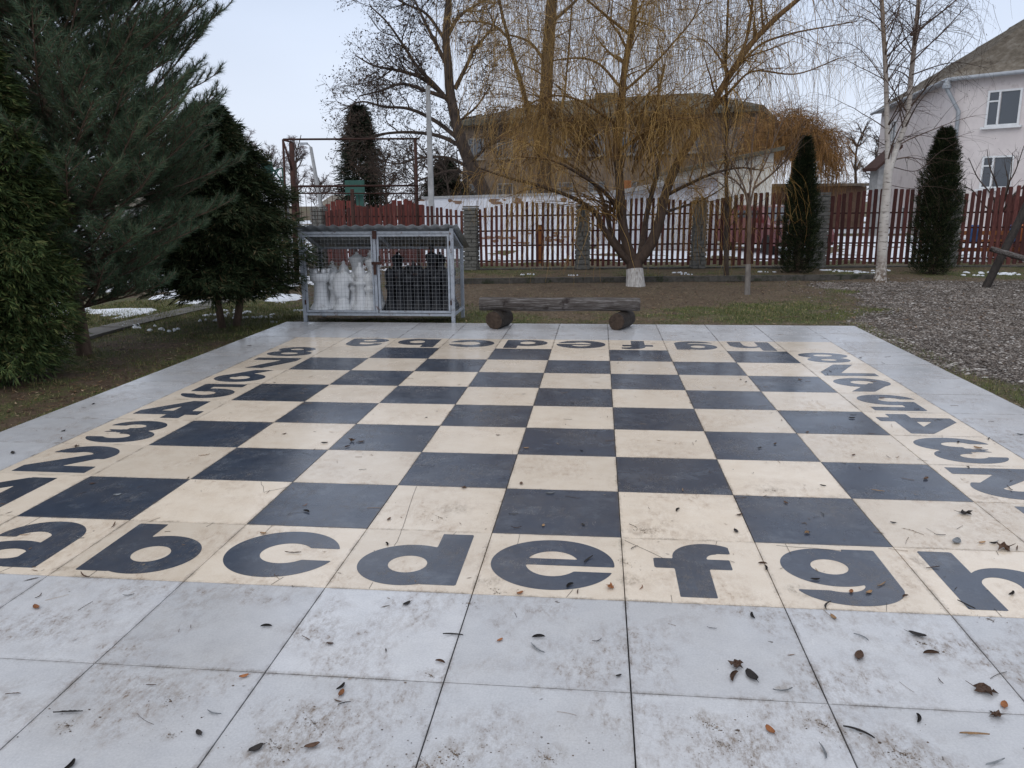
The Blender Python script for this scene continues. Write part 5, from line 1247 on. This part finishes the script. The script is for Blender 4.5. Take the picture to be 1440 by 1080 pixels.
def school():
    D = 50.; A = P(652, 300, D+4); B = P(1052, 300, D-3); A[2] = B[2] = 0; u = unit(B-A); n = unit(np.array([u[1], -u[0], 0])); n = n if n @ (CAM-A) > 0 else -n; Ln = np.linalg.norm(B-A)
    zt = P(1040, 160, D-3)[2]; O = A.copy(); root = empty('brown_building', O, 'long two storey brown building with a low olive roof behind the curly willow', 'building')
    dpt = 12; V = [A, B, B-n*dpt, A-n*dpt]; V = [np.array([p[0], p[1], -.1]) for p in V]+[np.array([p[0], p[1], zt]) for p in V]
    MB().add(np.array(V)-O, [(0, 1, 5, 4), (1, 2, 6, 5), (2, 3, 7, 6), (3, 0, 4, 7)]).build('wall', M_BROWNW, root)
    ov = .6; c = [A-u*ov+n*ov, B+u*ov+n*ov, B+u*ov-n*(dpt+ov), A-u*ov-n*(dpt+ov)]; zr = P(850, 131, D)[2]+.1
    lo = [np.array([p[0], p[1], zt-.05]) for p in c]; lo2 = [p+[0, 0, .3] for p in lo]; r1 = A+u*5-n*4.5; r2 = B-u*4-n*4.5
    rg = [np.array([r1[0], r1[1], zr]), np.array([r2[0], r2[1], zr]), np.array([r2[0], r2[1], zr])-n*3, np.array([r1[0], r1[1], zr])-n*3]
    MB().add(np.array(lo+lo2+rg)-O, [(3, 2, 1, 0), (0, 1, 5, 4), (1, 2, 6, 5), (2, 3, 7, 6), (3, 0, 4, 7), (4, 5, 9, 8), (5, 6, 10, 9), (6, 7, 11, 10), (7, 4, 8, 11), (8, 9, 10, 11)]).build('roof', M_OLIVER, root)
    cc = P(853, 140, D+2.5)-O; MB().box(cc+[0, 0, -.1], (1.5, 1.2, .9)).build('roof_hatch', M_OLIVER, root)
    k = 0
    for row_z in (zt-1.5, zt-4.4):
        for i in range(9):
            x = Ln*(i+.5)/9; window(root, O, A+u*x+n*.0+np.array([0, 0, row_z]), u, 1.1, 1.3, n, fm=M_DULL)
school()
def white_wall():
    A = P(594, 300, 29.5); B = P(905, 300, 27.5); A[2] = B[2] = 0; zA = P(594, 277, 29.5)[2]; zB = P(905, 268, 27.5)[2]; d = B-A; u = unit(d); n = np.array([u[1], -u[0], 0]); O = A.copy()
    root = empty('garden_wall', O, 'old whitewashed masonry wall with rusty stains and a grey coping behind the fence', 'wall')
    V = []; N_ = 26; r = random.Random(5)
    w_ = MB(); t = .3
    pts = [(A+d*i/N_) for i in range(N_+1)]
    for y in (0, 1):
        for i, p in enumerate(pts): V += [p-n*t*y+[0, 0, -.1], p-n*t*y+[0, 0, zA+(zB-zA)*i/N_-.07]]
    m = (N_+1)*2; F = [(2*i, 2*i+2, 2*i+3, 2*i+1) for i in range(N_)]+[(m+2*i+2, m+2*i, m+2*i+1, m+2*i+3) for i in range(N_)]+[(0, 1, m+1, m), (2*N_, m+2*N_, m+2*N_+1, 2*N_+1)]
    w_.add(np.array(V)-O, F).build('wall_face', M_WHITEW, root)
    for i in range(8):
        a = A+d*(i+.005)/8-n*.15; b_ = A+d*(i+.995)/8-n*.15; a[2] = zA+(zB-zA)*i/8-.03; b_[2] = zA+(zB-zA)*(i+1)/8-.03
        MB().bar(a-O, b_-O, .42, .08).build('coping', M_CONC, root)
    for f in (.0, .24, .55, .8):
        p = A+d*f+n*.05; MB().box(p-O+[0, 0, (zA-.15)/2], (.35, .12, zA-.15), rz=math.atan2(u[1], u[0])).build('pier', M_WHITEW, root)
    # flaked patches of bare brick near the top and the foot
    m_ = var_mat('bare_brick_patch', [(0, (.13, .07, .05)), (1, (.24, .16, .11))], 12, .9, .4, .01); mb = MB()
    for i in range(60):
        f = r.random(); z = r.choice([r.uniform(.05, .3), zA-.12-r.random()**2*.15, r.uniform(.05, .45)]); c = A+d*f+n*.004+np.array([0, 0, z]); k = 9; rx, rz_ = r.uniform(.04, .25), r.uniform(.03, .08)
        ring = [c+u*cos(a)*rx*r.uniform(.6, 1.1)+np.array([0, 0, sin(a)*rz_*r.uniform(.6, 1.1)]) for a in np.arange(k)*2*pi/k]; ring = [q+n*(.0002*i) for q in ring]
        mb.add(np.array(ring)-O, [tuple(range(k))])
    mb.build('bare_brick', m_, root)
white_wall()
def shed(name, label, x0, x1, D, yl, yr, dpt, mat, roofm, cat='shed', door=None):
    A = P(x0, 300, D); B = P(x1, 300, D); A[2] = B[2] = 0; zl = P(x0, yl, D)[2]; zr = P(x1, yr, D)[2]; u = unit(B-A); n = np.array([u[1], -u[0], 0]); O = A.copy()
    root = empty(name, O, label, cat); C2, D2 = B-n*dpt, A-n*dpt
    V = [A+[0, 0, -.1], B+[0, 0, -.1], B+[0, 0, zr], A+[0, 0, zl]]; V += [p-n*dpt for p in V]
    MB().add(np.array(V)-O, [(0, 1, 2, 3), (5, 4, 7, 6), (1, 5, 6, 2), (4, 0, 3, 7)]).build('wall', mat, root)
    a = A-u*.25+n*.35+[0, 0, zl+.02-.25*(zr-zl)/np.linalg.norm(B-A)]; b_ = B+u*.25+n*.35+[0, 0, zr+.02+.25*(zr-zl)/np.linalg.norm(B-A)]
    e_ = -n*(dpt+.5); V = [a, b_, b_+e_, a+e_]; V = V+[p+[0, 0, .13] for p in V]
    MB().add(np.array(V)-O, [(3, 2, 1, 0), (4, 5, 6, 7), (0, 1, 5, 4), (1, 2, 6, 5), (2, 3, 7, 6), (3, 0, 4, 7)]).build('roof', roofm, root)
    if door:
        for (px, py, w_, h, m_) in door: MB().box(P(px, py, D)-O+n*.02, (w_, .05, h), rz=math.atan2(u[1], u[0])).build('shutter', m_, root)
    return root
M_ORDOOR = var_mat('orange_brown_board', [(0, (.22, .08, .03)), (1, (.35, .14, .05))], 8, .7, .1, .005)
M_BRICKF = var_mat('far_orange_brick', [(0, (.11, .07, .05)), (1, (.19, .125, .09))], 4, .9, .2, .01)
shed('cream_shed', 'cream rendered shed with a sloping snow dusted roof right of the willow', 958, 1083, 27.5, 243, 216, 6, M_CREAMW, M_OLIVER)
shed('white_shed', 'white rendered lean to shed with a dark roof edge behind the willow trunk', 868, 1008, 25.8, 274, 250, .9, M_WHITEW, M_CONC, door=[(882, 266, .24, .55, M_ORDOOR)])
shed('brick_outbuilding', 'low orange brown outbuilding beneath the orange willow', 1090, 1215, 42, 263, 262, 6, M_BRICKF, M_SLATE)
shed('grey_outbuilding', 'grey rendered outbuilding with a steep rusty roof edge left of the pink house', 1230, 1247, 34, 234, 218, .8, M_CONC, M_RUST)
def gable_house(px0, px1, D, ye, yr, label, wallm, roofm):
    A = P(px0, 300, D); B = P(px1, 300, D); A[2] = B[2] = 0; ze = P(px0, ye, D)[2]; zr = P(px0, yr, D)[2]; u = unit(B-A); n = np.array([u[1], -u[0], 0]); O = A.copy(); dp = 8; Ln = np.linalg.norm(B-A)
    root = empty('far_house', O, label, 'house'); V = [A, B, B-n*dp, A-n*dp]; V = [p+[0, 0, -.1] for p in V]+[p+[0, 0, ze] for p in V]
    MB().add(np.array(V)-O, [(0, 1, 5, 4), (1, 2, 6, 5), (2, 3, 7, 6), (3, 0, 4, 7)]).build('wall', wallm, root)
    e_ = [A-u*.4+n*.4, B+u*.4+n*.4, B+u*.4-n*(dp+.4), A-u*.4-n*(dp+.4)]; e_ = [p+[0, 0, ze] for p in e_]; r1 = A+u*Ln*.12-n*dp/2+[0, 0, zr]; r2 = B-u*Ln*.35-n*dp/2+[0, 0, zr]
    MB().add(np.array(e_+[r1, r2])-O, [(0, 1, 5, 4), (2, 3, 4, 5), (1, 2, 5), (3, 0, 4), (3, 2, 1, 0)]).build('roof', roofm, root)
    for f in (.25, .6): window(root, O, A+u*Ln*f+[0, 0, ze*.55], u, 1.1, 1.2, n, sill=False)
gable_house(452, 486, 82, 289, 274, 'small distant house with a dark hipped roof right of the leaning street lamp', M_CONC, M_SLATE)

gable_house(60, 190, 95, 292, 262, 'long distant house with a grey roof glimpsed through the pine', M_CONC, M_SLATE)
gable_house(225, 330, 90, 291, 268, 'distant pale house glimpsed left of the dark shrub', M_CREAMW, M_SLATE)
def poles():
    O = P(608, 330, 27); O[2] = -.05; top = P(609, 127, 27)
    root = empty('utility_pole', O, 'square grey concrete utility pole rising behind the white wall', 'pole')
    h = top[2]-O[2]; V = []
    for z, s in ((0, .095), (h, .062)): V += [(-s, -s, z), (s, -s, z), (s, s, z), (-s, s, z)]
    MB().add(V, [(0, 1, 5, 4), (1, 2, 6, 5), (2, 3, 7, 6), (3, 0, 4, 7), (4, 5, 6, 7)]).build('shaft', M_CONC, root)
    MB().box((0, 0, h+.05), (.05, .05, .1)).build('pole_cap', M_RUST, root)
    for s_ in (-1, 1): MB().tube([(0, 0, h-.25), (s_*.2, 0, h-.25), (s_*.2, 0, h-.15)], .015, 6).build('insulator_arm', M_RUST, root)
    O = P(448, 300, 52); O[2] = -.05; root = empty('street_lamp', O, 'leaning street lamp pole with a short arm at the far left', 'street lamp')
    t = P(437, 207, 52)-O; b = np.array([.35, 0, 0])
    MB().tube([b, b+(t-b)*.5, t], [.16, .13, .10], 8).build('shaft', M_CONC, root)
    a = P(427, 202, 52)-O; MB().tube([t, (t+a)/2+[0, 0, .15], a], .04, 6).build('arm', M_CONC, root); MB().box(a, (.5, .2, .14)).build('lamp_head', M_GUTTER, root)
    O = P(401, 300, 16.6); O[2] = -.05; root = empty('concrete_post', O, 'short pale concrete post left of the rusty frame', 'post'); h = P(401, 272, 16.6)[2]
    MB().box((0, 0, h/2), (.14, .14, h+.05)).build('shaft', M_CONC, root); MB().box((0, 0, h+.03), (.16, .16, .03)).build('cap', M_RUST, root)
poles()

def rusty_frame():
    Dl, Dr = 15.6, 16.6; q = lambda px, py: P(px, py, Dl+(Dr-Dl)*(px-400)/190); O = q(412, 330); O[2] = -.05
    root = empty('rusty_frame', O, 'tall rusty iron pipe frame with a ringed top rail behind the cage', 'frame')
    def v(px, py0): a = q(px, py0); return np.array([a[0], a[1], -.1])
    def tube(a, b_, r_, nm): MB().tube([a-O, b_-O], r_, 8).build(nm, M_RUST, root, True)
    tube(v(411, 300), q(410, 201), .052, 'post'); tube(v(399, 300), q(398, 196), .022, 'post'); tube(v(586, 300), q(584, 196), .035, 'post'); tube(v(496, 300), q(495, 266), .04, 'post'); tube(v(418, 300), q(417, 262), .02, 'post')
    tube(q(398, 196), q(590, 195), .020, 'top_beam'); tube(q(398, 197), q(411, 200), .018, 'top_beam'); tube(q(399, 200), q(410, 238), .018, 'brace')
    tube(q(411, 262), q(588, 261), .022, 'rail'); tube(q(411, 272), q(588, 272), .014, 'rail')
    rg = MB()
    for px in np.arange(420, 486, 6.6):
        c = q(px, 267)-O; a = np.arange(13)*2*pi/12; rg.tube([c+np.array([cos(x)*.045, 0, sin(x)*.055]) for x in a], .006, 5, cap=False)
    rg.build('ring_row', M_RUST, root)
    wm = MB()
    for px in np.arange(422, 586, 7.5): a = q(px, 272); wm.bar(a-O, np.array([a[0], a[1], .15])-O, .008)
    wm.build('thin_bars', M_RUST, root)
rusty_frame()

def hoops():
    D = 33.; q = lambda px, py, dd=0: P(px, py, D+dd); O = q(506, 330); O[2] = -.05
    root = empty('basketball_hoop', O, 'green basketball backboard on a post seen behind the rusty frame', 'basketball hoop')
    MB().box(q(499, 264)-O, (.82, .05, .60)).build('backboard', M_GREEN, root)
    a = q(506, 274, .3); MB().box(np.array([a[0], a[1], a[2]/2])-O, (.30, .12, a[2])).build('post', M_GREEN, root)
    c = q(499, 272, -.35)-O; MB().tube([c+np.array([cos(x)*.2, sin(x)*.2, 0]) for x in np.arange(13)*pi/6], .012, 6, cap=False).build('rim', M_RUST, root)
    D = 30.; O = q(378, 330); O[2] = -.05; D = 30.; q = lambda px, py, dd=0: P(px, py, 30.+dd)
    root = empty('basketball_hoop', O, 'green trussed basketball stand beside the dark conical shrub', 'basketball hoop')
    MB().box((q(376, 245)-O), (.08, .9, .95)).build('backboard', M_GREEN, root)
    f = MB()
    for a, b_ in (((378, 230), (399, 258)), ((378, 258), (399, 260)), ((378, 243), (397, 236)), ((397, 236), (399, 262)), ((380, 256), (392, 238))): f.bar(q(*a)-O, q(*b_)-O, .05)
    f.build('truss', M_GREEN, root)
    a = q(399, 262); MB().bar(a-O, np.array([a[0], a[1], 0])-O, .12).build('post', M_GREEN, root)
hoops()

def car():
    O = P(1082, 345, 24.); O[2] = -.05; root = empty('parked_car', O, 'dark red hatchback parked behind the pickets beside the cream shed', 'car')
    m_, nt, b = new_mat('car_paint'); b.inputs['Base Color'].default_value = (.14, .02, .02, 1); b.inputs['Roughness'].default_value = .3; b.inputs['Coat Weight'].default_value = .5
    m2, nt, b = new_mat('tyre_rubber'); b.inputs['Base Color'].default_value = (.02, .02, .02, 1); b.inputs['Roughness'].default_value = .9
    # side silhouette along local y (car seen from the front)
    prof = [(-1.9, .3), (-1.95, .6), (-1.85, .78), (-1.05, .93), (-.45, 1.38), (.9, 1.42), (1.6, 1.05), (1.9, .95), (1.95, .5), (1.9, .3)]; V = []; n = len(prof)
    for x, k in ((-.82, .9), (-.78, 1), (.78, 1), (.82, .9)):
        for y, z in prof:
            s = 1-.16*max(0, z-.9)/.5; V.append((x*s, y, .3+(z-.3)*(1 if abs(x) < .8 else .97)))
    F = [(k*n+i, (k+1)*n+i, (k+1)*n+(i+1) % n, k*n+(i+1) % n) for k in range(3) for i in range(n)]+[tuple(range(n)), tuple(3*n+i for i in range(n))[::-1]]
    MB().add(V, F).build('body', m_, root)
    MB().add([(-.62, -1.02, .97), (.62, -1.02, .97), (.55, -.50, 1.355), (-.55, -.50, 1.355)]+[(-.62, -1.0, .93), (.62, -1.0, .93), (.55, -.46, 1.32), (-.55, -.46, 1.32)], [(0, 1, 2, 3), (7, 6, 5, 4), (0, 4, 5, 1), (2, 6, 7, 3)]).build('windscreen', M_GLASS, root)
    for s in (-1, 1):
        for y in (-1.2, 1.2): MB().tube([(s*.62, y, .30), (s*.83, y, .30)], .30, 16).build('wheel', m2, root)
        MB().box((s*.55, -1.90, .68), (.34, .10, .14)).build('headlight', M_SILL, root); MB().box((s*.90, -.75, .98), (.16, .08, .11)).build('wing_mirror', m_, root)
        MB().box((s*.765, .15, 1.13), (.02, 1.3, .26)).build('side_window', M_GLASS, root)
    MB().box((0, -1.965, .45), (1.3, .06, .16)).build('bumper', m2, root)
    root.rotation_euler = (0, 0, .35)
car()

def play_things():
    mb_, nt, b = new_mat('blue_plastic'); b.inputs['Base Color'].default_value = (.03, .10, .28, 1); b.inputs['Roughness'].default_value = .5
    mo, nt, b = new_mat('orange_plastic'); b.inputs['Base Color'].default_value = (.42, .12, .03, 1); b.inputs['Roughness'].default_value = .5
    for px, m_, lb, z0 in ((1369, mb_, 'blue plastic barrel behind the first picket panel right of the broad thuja', .25), (1427, mb_, 'blue plastic barrel behind the pickets at the right edge', .25), (1437, mo, 'orange plastic barrel behind the pickets at the right edge', .25)):
        O = P(px, 330, 19.6); O[2] = -.03; o = MB().lathe([(.001, 0), (.22, 0), (.235, .05), (.25, .3), (.235, .35), (.25, .4), (.25, .65), (.23, .72), (.235, .86), (.20, .90), (.001, .90)], n=20).build('barrel', m_, None, True, loc=O)
        o.scale = (.5, .5, .5); o.location.z = .42; tag(o, lb, 'barrel')
    O = P(1395, 340, 20.0); O[2] = 0; root = empty('timber_rack', O, 'low orange brown timber rack behind the pickets by the blue barrels', 'rack')
    for x in (-1.1, 0, 1.1): MB().box((x, 0, .35), (.08, .08, .7)).build('leg', M_ORDOOR, root)
    for z in (.25, .45, .66): MB().box((0, -.055, z), (2.5, .03, .10)).build('rail', M_ORDOOR, root)
    for px, lb, D in ((552, 'orange brown timber post behind the pickets seen through the cage', 19.9), (760, 'rusty orange short post standing behind the first picket panel', 20.5)):
        O = P(px, 340, D); O[2] = -.05; o = MB().box((0, 0, .48), (.10, .10, .96)).build('short_post', M_ORDOOR, None, loc=O); MB().box((0, 0, .975), (.13, .13, .03)).build('cap', M_RUST, o); tag(o, lb, 'post')
play_things()

# ------------------------------------------------------------------ fallen leaves one can point to
LM = {}
for nm, c in (('dark', (.020, .016, .014)), ('brown', (.085, .045, .026)), ('orange', (.26, .10, .035)), ('ochre', (.30, .18, .09)), ('grey', (.20, .21, .22))):
    LM[nm] = var_mat('leaf_'+nm, [(0, tuple(v*.6 for v in c)), (1, tuple(min(1, v*1.35) for v in c))], 60, .55, .4, .003, objrand=.25)
def leaf_shape(kind, s, r):
    mb = MB(); n = 12
    if kind == 'long':                                    # willow leaf, bowed
        bow = r.uniform(-.35, .35); lift = r.uniform(.05, .30); V = []
        for i in range(n+1):
            t = i/n*2-1; wv = .11*(1-t*t)**.7*(1 if t < 0 else .9); z = lift*t*t*.6; y = bow*t*t
            V += [(t, y-wv, z+.07*r.random()+.03), (t, y, z), (t, y+wv, z+.10)]
        F = [(3*i+k, 3*i+k+1, 3*i+k+4, 3*i+k+3) for i in range(n) for k in (0, 1)]
    elif kind == 'curl':                                  # rolled up dry leaf
        V = []; m = 7
        for i in range(n+1):
            t = i/n*2-1; rr = .22*(1-t*t)**.6+.01; bow = .3*t*t
            for k in range(m):
                a = -2.4+4.4*k/(m-1); V.append((t, bow+rr*sin(a), rr-rr*cos(a)*.9+.15*t*t))
        F = [(m*i+k, m*i+k+1, m*i+m+k+1, m*i+m+k) for i in range(n) for k in range(m-1)]
    elif kind == 'lobed':                                 # crumpled broad leaf
        V = [(0, 0, .12)]; k = 15
        for i in range(k):
            a = 2*pi*i/k; rr = (.95 if i % 3 == 0 else .55)*r.uniform(.8, 1.1); V.append((rr*cos(a), rr*sin(a)*.8, r.uniform(.02, .5)))
        for i in range(k):
            a = 2*pi*(i+.3)/k; V.append((.35*cos(a), .3*sin(a), r.uniform(0, .28)))
        F = [(1+i, 1+(i+1) % k, 1+k+(i+1) % k, 1+k+i) for i in range(k)]+[(1+k+i, 1+k+(i+1) % k, 0) for i in range(k)]
        mb.tube([(0, 0, .1), (-.6, .1, .15), (-1.15, .35, .35)], [.03, .025, .02], 5)
    else:                                                 # oval
        V = []
        for i in range(n+1):
            t = i/n*2-1; wv = .5*(1-t*t)**.55+.01; z = .18*t*t
            V += [(t, -wv, z+.22), (t, -wv*.5, z+.07), (t, 0, z), (t, wv*.5, z+.05), (t, wv, z+.14)]
        F = [(5*i+k, 5*i+k+1, 5*i+k+6, 5*i+k+5) for i in range(n) for k in range(4)]
        mb.tube([(-1, 0, .18), (-1.5, .1, .25)], [.04, .03], 4)
    V = np.array(V, float); V[:, 2] -= V[:, 2].min(); mb.add(V, F)
    mb.v = [v*s for v in mb.v]; return mb
LEAVES = '''375 880 curl dark .020;432 898 long brown .022;464 905 oval brown .012;638 892 long dark .034;703 900 oval orange .012;98 1001 long dark .040;213 963 long brown .016;300 1003 long grey .024;343 951 oval orange .014;280 1031 oval dark .014;481 966 curl dark .020;480 975 oval orange .016;484 988 long dark .018;439 1049 oval orange .020;360 1053 oval brown .020;100 1077 curl dark .024;757 895 curl dark .022;754 912 long grey .036;841 901 long dark .018;1001 883 long dark .016;1057 866 curl dark .022;1036 936 lobed brown .034;1030 951 curl dark .030;1057 951 curl dark .028;1102 971 long grey .030;1083 1027 oval orange .018;1160 1058 long grey .032;1208 923 oval brown .026;1213 895 long grey .026;1290 893 oval brown .026;1308 918 oval brown .026;1209 1028 long dark .040;1293 1011 curl dark .022;1385 972 lobed brown .042;1412 992 oval orange .018;1401 1006 lobed brown .030;1368 1032 long ochre .038;1399 1073 long grey .032;1322 957 long grey .016;1078 799 curl dark .020;1072 792 curl brown .018;1240 822 long ochre .030;1197 832 oval orange .014;1222 833 oval ochre .016;1147 815 curl dark .018;1161 851 long dark .034;1172 868 oval brown .016;1272 838 curl dark .016;1357 722 lobed dark .040;1400 762 long grey .022;1412 771 lobed brown .044;1322 752 long dark .022;1430 771 long dark .026;1398 764 curl dark .018;1345 762 long grey .030;1381 763 oval ochre .016;1360 851 long dark .034;1310 798 long dark .030;1424 835 curl dark .022;1256 735 oval dark .012;1157 683 curl dark .016;1105 707 oval brown .014;1040 724 oval brown .016;1035 747 oval brown .018;1135 749 lobed ochre .020;1158 723 long dark .022;1302 673 oval brown .020;1420 687 long brown .032;1362 657 curl dark .014;1375 630 oval ochre .022;1435 611 oval dark .018;1390 617 long dark .030;652 686 lobed brown .020;733 680 oval brown .016;774 694 curl grey .024;722 723 long dark .022;726 742 long brown .024;764 739 oval ochre .012;820 738 long dark .012;547 730 oval brown .014;545 765 curl dark .018;826 787 long dark .036;800 823 curl dark .022;812 832 long dark .020;859 826 lobed orange .026;903 826 long orange .020;731 834 oval orange .014;952 717 curl dark .022;890 770 long dark .024;572 849 oval brown .016;165 696 oval grey .018;130 680 oval grey .014;432 719 curl dark .022;430 710 long orange .018;412 777 long brown .034;370 750 oval ochre .014;160 739 long brown .034;112 756 long grey .024;35 752 long ochre .022;118 810 long brown .036;180 837 long dark .020;51 854 oval orange .018;56 838 long brown .020;495 620 lobed brown .030;508 621 oval brown .018;488 628 curl brown .018;456 623 curl dark .022;287 640 long ochre .030;510 660 long dark .020;108 628 lobed brown .026;90 606 curl dark .020;18 637 oval dark .022;118 573 long brown .018;132 568 curl dark .020;86 617 long brown .030;740 630 oval ochre .016;818 634 curl dark .012;1068 630 oval dark .014;1090 624 oval dark .014;1125 534 oval brown .018;1042 534 curl dark .016;1049 537 oval dark .014;805 567 oval dark .012;1198 588 curl dark .022;1200 583 long dark .020;1164 526 long dark .024;1168 522 oval brown .014;351 486 oval brown .018;400 610 oval brown .014;386 538 oval dark .012;971 567 curl dark .012;1096 578 long ochre .016;1235 690 long ochre .028;960 689 long ochre .022;1200 640 oval brown .014;1347 622 curl dark .018;1225 610 long brown .020;1240 560 oval brown .018;1320 590 long dark .022;1290 575 long brown .022;1210 503 oval dark .016;700 612 oval brown .012;610 560 long dark .014;600 587 curl dark .012;1135 608 oval brown .014;870 950 oval dark .010;620 930 long brown .018;20 975 long brown .022'''
NUMW = 'one two three four five six seven eight'.split()
def tile_name(x, y):
    i, j = math.floor(x/T), math.floor(y/T)
    if 0 <= i < 8 and 0 <= j < 8: return ('dark' if (i+j) % 2 == 0 else 'cream')+f' square {"abcdefgh"[i]}{j+1}'
    if -1 <= i < 9 and -1 <= j < 9:
        if 0 <= i < 8: return ('near' if j < 0 else 'far')+f' letter {"abcdefgh"[i]} tile'
        if 0 <= j < 8: return ('left' if i < 0 else 'right')+f' numeral {NUMW[j]} tile'
        return 'blank cream corner tile'
    if j < -1: return f'grey tile, {"first" if j == -2 else "second"} row before letter {"abcdefgh"[min(max(i, 0), 7)]}'+(' (outer)' if i < 0 or i > 7 else '')
    if j >= 9: return 'far grey border'
    return f'{"left" if i < 0 else "right"} grey border by numeral {NUMW[j] if 0 <= j < 8 else "end"}'
def big_leaves():
    r = random.Random(17); seen = set(); n_all = 0
    shapes = {'long': 'narrow', 'curl': 'curled', 'lobed': 'crumpled', 'oval': 'oval'}
    for rec in LEAVES.split(';'):
        a = rec.split(); px, py = float(a[0]), float(a[1]); p = G(px, py, .003); kd, col, s = a[2], a[3], float(a[4])
        if not (X0 < p[0] < X1 and p[1] < Y1): continue
        for kd, col in [(kd, col), (kd, 'brown'), (kd, 'dark'), ('oval', col), ('curl', col), ('long', 'brown'), ('oval', 'ochre')]:
            if (kd, col, tile_name(p[0], p[1])) not in seen: break
        key = (kd, col, tile_name(p[0], p[1])); seen.add(key)
        o = leaf_shape(kd, s*1.1, r).build('fallen_leaf', LM[col], None, kd != 'lobed', loc=(p[0], p[1], .0025)); o.rotation_euler = (0, 0, r.random()*2*pi)
        tag(o, f'{col} {shapes[kd]} fallen leaf on the {key[2]}', 'leaf', 'fallen leaves lying on the tiles')
big_leaves()
# smears of mud dropped on the near tiles (thin crumbly heaps)
M_MUD = leaf_mat('dried_mud', [(0, (.05, .035, .025)), (.6, (.14, .10, .07)), (1, (.24, .18, .13))], .9)
def mud():
    r = np.random.default_rng(5); V = []; F = []; k = 0
    for px, py, s in ((390, 1050, .11), (440, 1015, .07), (240, 1033, .03), (640, 1060, .08), (600, 1075, .1), (240, 985, .05), (95, 1020, .05), (770, 1065, .07), (1000, 1020, .05), (1020, 1048, .05), (1160, 1020, .06), (1270, 1060, .08), (607, 950, .03), (660, 848, .04), (700, 833, .03), (1300, 905, .03), (1390, 870, .05), (880, 792, .04), (905, 745, .05), (1130, 735, .04), (1090, 690, .05), (620, 728, .05)):
        c = G(px, py, .002); n = int(1700*s)
        for i in range(n):
            aa = r.random()*2*pi; rad = s*abs(r.standard_cauchy())*.45; rad = min(rad, 3*s); q = c[:2]+np.array([cos(aa)*1.3, sin(aa)*.7])*rad+np.array([.3, .2])*rad*sin(aa*3); z = .0012; w_ = r.gamma(1.1, .0007)+.0006; a = r.random()*pi; m = 5
            ring = [(q[0]+cos(a+t)*w_*r.uniform(.7, 1.6), q[1]+sin(a+t)*w_*r.uniform(.5, 1), z) for t in np.arange(m)*2*pi/m]; V += ring+[(q[0], q[1], z+w_*.5)]; F += [(k+j, k+(j+1) % m, k+m) for j in range(m)]; k += m+1
    o = link('mud_crumbs', fast_mesh('mud_crumbs', np.array(V), np.array(F), M_MUD)); tag(o, 'crumbly dried mud smeared on the nearest tiles', 'mud', kind='stuff')
mud()
